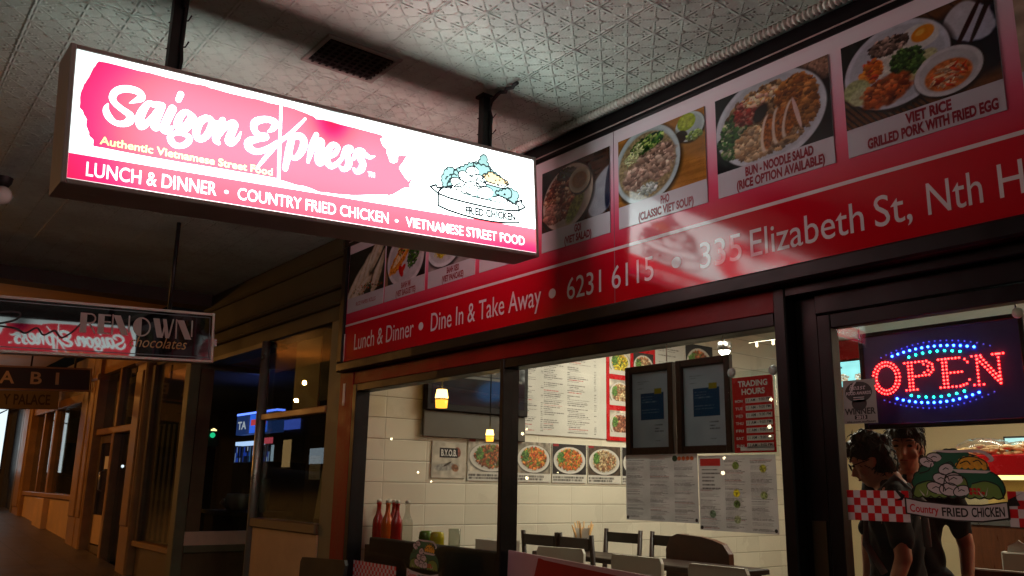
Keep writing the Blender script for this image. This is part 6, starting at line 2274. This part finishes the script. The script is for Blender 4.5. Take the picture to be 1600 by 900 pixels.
lf.build('leaves', mat('leaf', (.05, .09, .03, 1), .5), pt)
# goods in the far window and the shop next door
M['jar'] = mat('dull_jar', rgb(150, 130, 96), .25, mottle=.3)
sh_ = thing('display_shelf', 'dim display shelf in the far shop window', 'shelf', (-14.2, .5, 1.2))
MB().box(-14.9, -13.3, .35, .75, 1.46, 1.49).build('board', 'timber_dark', sh_)
for x in (-14.85, -13.4):
    MB().box(x, x + .05, .38, .72, .6, 1.459).build('trestle', 'timber_dark', sh_)
rg = random.Random(21)
for k in range(6):
    x, h = -14.75 + .25 * k, rg.uniform(.14, .32)
    o = MB().lathe((x, .52, 1.49), [(0, 0), (.07, 0), (.085, h * .5), (.06, h * .8), (.035, h), (0, h)], 12).build('jar', 'jar', None, (x, .52, 1.49))
    tag(o, 'dull jar in the row on the far shop window shelf', 'jar', 'jars on the far window shelf')
dt = thing('display_table', 'draped display table in the dark window by the recessed entry', 'table', (-9.3, .9, .4))
MB().box(-9.9, -8.75, .6, 1.2, 1.15, 1.19).build('top', 'timber_dark', dt)
MB().box(-9.85, -8.8, .65, 1.15, .4, 1.149).build('drape', 'dim_wall', dt)
for k, (x, y, h, w_, lb_) in enumerate(((-9.15, .75, .18, .14, 'pale round bowl on the draped table by the entry'), (-8.95, .95, .34, .07, 'tall pale vase on the draped table by the entry'), (-9.45, .85, .12, .18, 'wide low dish on the draped table by the entry'))):
    o = MB().lathe((x, y, 1.19), [(0, 0), (w_ * .5, 0), (w_, h * .6), (w_ * .85, h), (w_ * .8, h), (w_ * .5, h * .3), (0, h * .2)], 16).build(('bowl', 'vase', 'dish')[k], 'white_plastic', None, (x, y, 1.19))
    tag(o, lb_, ('bowl', 'vase', 'dish')[k])
MB().tube([(-11.60, -.05, 1.35), (-11.60, -.09, 1.37), (-11.60, -.09, 1.58), (-11.60, -.05, 1.60)], .011, 8).build('door_handle', 'steel', fs_)
MB().fbox(FA, -12.05, -11.85, 1.62, 1.78, -.052, -.0505).build('door_sticker', 'paper', fs_)
struct(MB().box(-30, -17.72, -.02, .15, .5, 3.3).build('wall', mat('far_wall', rgb(60, 48, 36), .8)))
struct(MB().box(-60, -30, -.3, 1, .5, 3.6).build('wall', 'dim_wall'))
dw = thing('dark_doorway', 'doorway beyond the far shop, its dark inside a black sheet', 'doorway', (-18.6, -.03, .9))
MB().fbox(facade(-.03), -19.6, -17.9, .8, 2.75, -.01, .0).build('shade_plate', 'black_matte', dw)  # black sheet on the wall; the unlit inside is put into its colour
MB().fbox(facade(-.03), -17.9, -17.72, .8, 2.9, -.01, .07, .01).build('jamb', 'timber_dark', dw)
wl = thing('lit_poster_box', 'tall white lit poster box at the far end of the footpath', 'light box', (-19.2, -.35, 1.5))
fl = Frame((-19.0, 0, 0), (0, 1, 0), (0, 0, 1))
MB().fbox(fl, -.80, -.17, 1.55, 2.80, -.15, 0).build('casing', 'dark_metal', wl)
MB().fbox(fl, -.77, -.20, 1.60, 2.76, .001, .004).build('face', emit('cool_face', (.75, .92, 1.0), 1.1), wl)
q = MB().brush(fl, [(-.77, 2.55, .02), (-.45, 2.62, .03), (-.22, 2.75, .02)], .006)
q.build('curve_mark', 'dark_ink', wl)
MB().box(-19.12, -19.03, -.52, -.45, .85, 1.55).build('leg', 'dark_metal', wl)

# hanging signs of the shops
UYr = Vector((0, math.cos(.055), math.sin(.055)))
VZr = Vector((0, -math.sin(.055), math.cos(.055)))
rn = thing('hanging_sign', 'glossy black hanging sign with grey lettering, gold script and a mirrored reflection', 'sign', (-5.95, -1.6, 2.2), 'signs hung across the footpath')
FRn = Frame((-5.90, -0.735, 2.293), Vector((-.033, math.cos(.055), math.sin(.055))), VZr)
WN, HN = 2.05, .345
MB().frame_ring(FRn, -WN, 0, 0, HN, .018, -.10, 0.0).build('frame', mat('pale_frame', rgb(190, 180, 168), .45), rn)
gb = mat('gloss_black', rgb(10, 11, 13), .02, mottle=.02, rvar=.01, bump=.012, bscale=2.0)
MB().fbox(FRn, -WN + .018, -.018, .018, HN - .018, -.09, -.004).build('panel', gb, rn)
q = MB()
q.line(FRn, [(-WN + .034, .034), (-.034, .034), (-.034, HN - .034), (-WN + .034, HN - .034)], .006, -.003, True)
q.build('pinstripe', mat('blue_grey_ink', rgb(60, 80, 84), .4), rn)
q = MB()
x = -.86
B0, CH, LWD = .150, .128, .010


def deco(ch, x, w):
    # fat left strokes and hairlines, cut like a 1930s shop sign
    y0, y1 = B0, B0 + CH
    P = lambda pts: q.poly(FRn, pts, -.0025)
    L = lambda pts: q.line(FRn, pts, LWD, -.0023)
    if ch == 'R':
        P([(x, y0), (x + .42 * w, y0), (x + .42 * w, y1), (x, y1)])
        L([(x + .42 * w, y1 - .005)] + [(x + (.62 + .33 * math.cos(t)) * w, y1 - .034 + .030 * math.sin(t)) for t in (1.4, .9, .4, -.2, -.8, -1.4)] + [(x + .45 * w, y1 - .064)])
        L([(x + .60 * w, y1 - .066), (x + .95 * w, y0 + .004)])
    elif ch == 'E':
        P([(x, y0), (x + .5 * w, y0), (x + .5 * w, y1), (x, y1)])
        for z in (y1 - .005, y0 + .62 * CH, y0 + .005):
            L([(x + .5 * w, z), (x + .95 * w, z)])
    elif ch == 'N':
        L([(x + .03 * w, y0), (x + .03 * w, y1)])
        P([(x + .05 * w, y1), (x + .45 * w, y1), (x + .92 * w, y0), (x + .55 * w, y0)])
        L([(x + .93 * w, y0 + .02), (x + .93 * w, y1)])
    elif ch == 'O':
        P([(x + (.5 + .46 * math.cos(t)) * w, y0 + CH / 2 + CH / 2 * math.sin(t)) for t in [math.pi * .5 + math.pi * k / 14 for k in range(15)]])
        L([(x + (.5 + .46 * math.cos(t)) * w, y0 + CH / 2 + (CH / 2 - .005) * math.sin(t)) for t in [-math.pi * .5 + math.pi * k / 14 for k in range(15)]])
    elif ch == 'W':
        P([(x, y1), (x + .30 * w, y1), (x + .50 * w, y0), (x + .22 * w, y0)])
        L([(x + .48 * w, y0 + .01), (x + .58 * w, y1 - .03)])
        P([(x + .46 * w, y1), (x + .64 * w, y1), (x + .82 * w, y0), (x + .62 * w, y0)])
        L([(x + .80 * w, y0 + .01), (x + .97 * w, y1)])


for chs, wd in (('R', .105), ('E', .085), ('N', .125), ('O', .13), ('W', .15), ('N', .13)):
    deco(chs, x, wd * .9)
    x += wd
q.build('lettering', mat('grey_letters', rgb(150, 142, 134), .5), rn)
q = MB()
text(q, FRn, 'chocolates', -.555, -.185, .080, .07, -.0025, .0, .35)
q.build('gold_script', mat('gold_letters', rgb(150, 110, 40), .4), rn)
q = MB()
q.brush(FRn, [(-1.62, .16, .008), (-1.50, .15, .012), (-1.40, .19, .010), (-1.30, .24, .012), (-1.20, .245, .012), (-1.22, .20, .012), (-1.34, .16, .012), (-1.40, .13, .01)], -.0022)
q.brush(FRn, [(-1.34, .16, .01), (-1.22, .15, .012), (-1.16, .125, .012), (-1.10, .16, .01), (-1.06, .12, .01), (-1.0, .15, .012), (-.96, .11, .01), (-.90, .15, .01), (-.86, .20, .008)], -.0020)
q.build('black_script', 'black_matte', rn)
for y in (-1.05, -2.2):
    MB().tube([(-5.95, y, 2.293 + HN + (y + .735) * .055), (-5.95, y, 3.25)], .014, 8).build('hanger', 'dark_metal', rn)
MB().fbox(FRn, -.03, .03, .12, .17, -.07, -.03).build('end_bracket', 'steel', rn)

ab = thing('hanging_sign', 'dark brown wood framed hanging sign with spaced cream capitals, below the glossy black sign', 'sign', (-12.5, -.9, 2.6), 'signs hung across the footpath')
FAb = Frame((-12.5, -.125, 2.63), UYr, VZr)
MB().frame_ring(FAb, -1.9, 0, 0, .31, .022, -.08, 0).build('frame', mat('wood_frame', rgb(130, 96, 64), .5), ab)
MB().fbox(FAb, -1.878, -.022, .022, .288, -.07, -.006).build('panel', mat('dark_brown_panel', rgb(34, 22, 18), .5), ab)
q = MB()
for chs, y0, wd in (('A', -1.075, .17), ('B', -.725, .13), ('I', -.435, .04), ('S', -1.42, .13), ('A', -1.74, .17)):
    text(q, FAb, chs, y0, y0 + wd, .085, .15, -.005, .02)
q.build('lettering', mat('cream_letters', rgb(170, 140, 104), .6), ab)
for y in (-.35, -1.6):
    MB().tube([(-12.54, y, 2.9), (-12.54, y, 3.42)], .014, 8).build('hanger', 'dark_metal', ab)
pa = thing('hanging_sign', 'faded brown hanging board with dim dark letters, lowest of the hanging signs', 'sign', (-15, -.3, 2.5), 'signs hung across the footpath')
FP = Frame((-15.0, .05, 2.55), UYr, VZr)
MB().fbox(FP, -2.4, -.10, 0, .30, -.06, 0, .01).build('board', mat('faded_board', rgb(110, 92, 64), .6), pa)
text(MB(), FP, 'Y PALACE', -.86, -.22, .07, .15, .002, .02).build('lettering', mat('faded_letters', rgb(56, 40, 28), .7), pa)
for y in (-.5, -1.6):
    MB().tube([(-15.03, y, 2.84), (-15.03, y, 3.42)], .014, 8).build('hanger', 'dark_metal', pa)

# cafe chair on the footpath
gz = ground_z(-4.6)
t = thing('cafe_chair', 'black cafe chair outside under the left window', 'chair', (-4.62, -.50, gz))
fc = Frame((-4.62, -.50, gz), (1, .10, .03), (0, .08, 1))
pts = [(-.20, .46), (.20, .46), (.235, .83), (.22, .855), (-.22, .855), (-.235, .83)]
bk = MB().poly(fc, pts, -.012, .024)
bk.poly(Frame((-4.62, -.488, gz), (-1, -.1, -.03), (0, .08, 1)), pts, -.002)
bk.build('backrest', 'black_matte', t)
MB().box(-4.82, -4.42, -.48, -.08, gz + .43, gz + .455).build('seat', 'black_matte', t)
for sx in (-4.80, -4.44):
    for sy in (-.46, -.10):
        MB().tube([(sx, sy, gz + .43), (sx, sy, gz)], .012, 8).build('leg', 'dark_metal', t)

# the far side of the street, which shows only as reflections in the glass
os_ = thing('opposite_building', 'two storey building across the road with lit shop windows, seen only as reflections', 'building', (-34, -19, 0))
MB().box(-70, -8, -24, -19, -.2, 9).build('wall', mat('brick_front', rgb(96, 70, 58), .8, mottle=.3), os_)
rg = random.Random(8)
glow = [emit('lit_window_warm', (1, .62, .25), 1.0), emit('lit_window_cool', (.7, .85, 1.0), 1.2), emit('lit_sign_blue', (.1, .2, 1.0), 1.6), emit('lit_sign_red', (1, .12, .08), 1.2)]
x = -68.0
k = 0
while x < -45:
    w_ = rg.uniform(2.2, 4.2)
    z_ = ground_z(x)
    fo = MB().box(x, x + w_, -19.0, -18.92, 1.0 + z_ * .4, 3.2 + z_ * .4).build('window', 'black_paint', os_)
    MB().box(x + .15, x + w_ * rg.uniform(.4, .9), -18.919, -18.90, rg.uniform(1.2, 1.8) + z_ * .4, rg.uniform(2.2, 3.0) + z_ * .4).build('pane', glow[k % 2], fo, loc=parent_loc(os_)).location = (0, 0, 0)
    if k % 2 == 0:
        MB().box(x + .2, x + w_ * .8, -18.95, -18.85, 3.6 + z_ * .4, 4.2 + z_ * .4).build('lit_sign', glow[2 + (k // 2) % 2], os_)
    x += w_ + rg.uniform(.8, 2.6)
    k += 1
M['far_bulb'] = emit('far_bulb', (1, .80, .5), 26.0)
for k in range(12):
    x, z = rg.uniform(-40, -14), rg.uniform(1.6, 4.6)
    q = MB().ball((x, -18.8, z), rg.uniform(.03, .07), 8)
    q.build('lamp', 'far_bulb', os_)
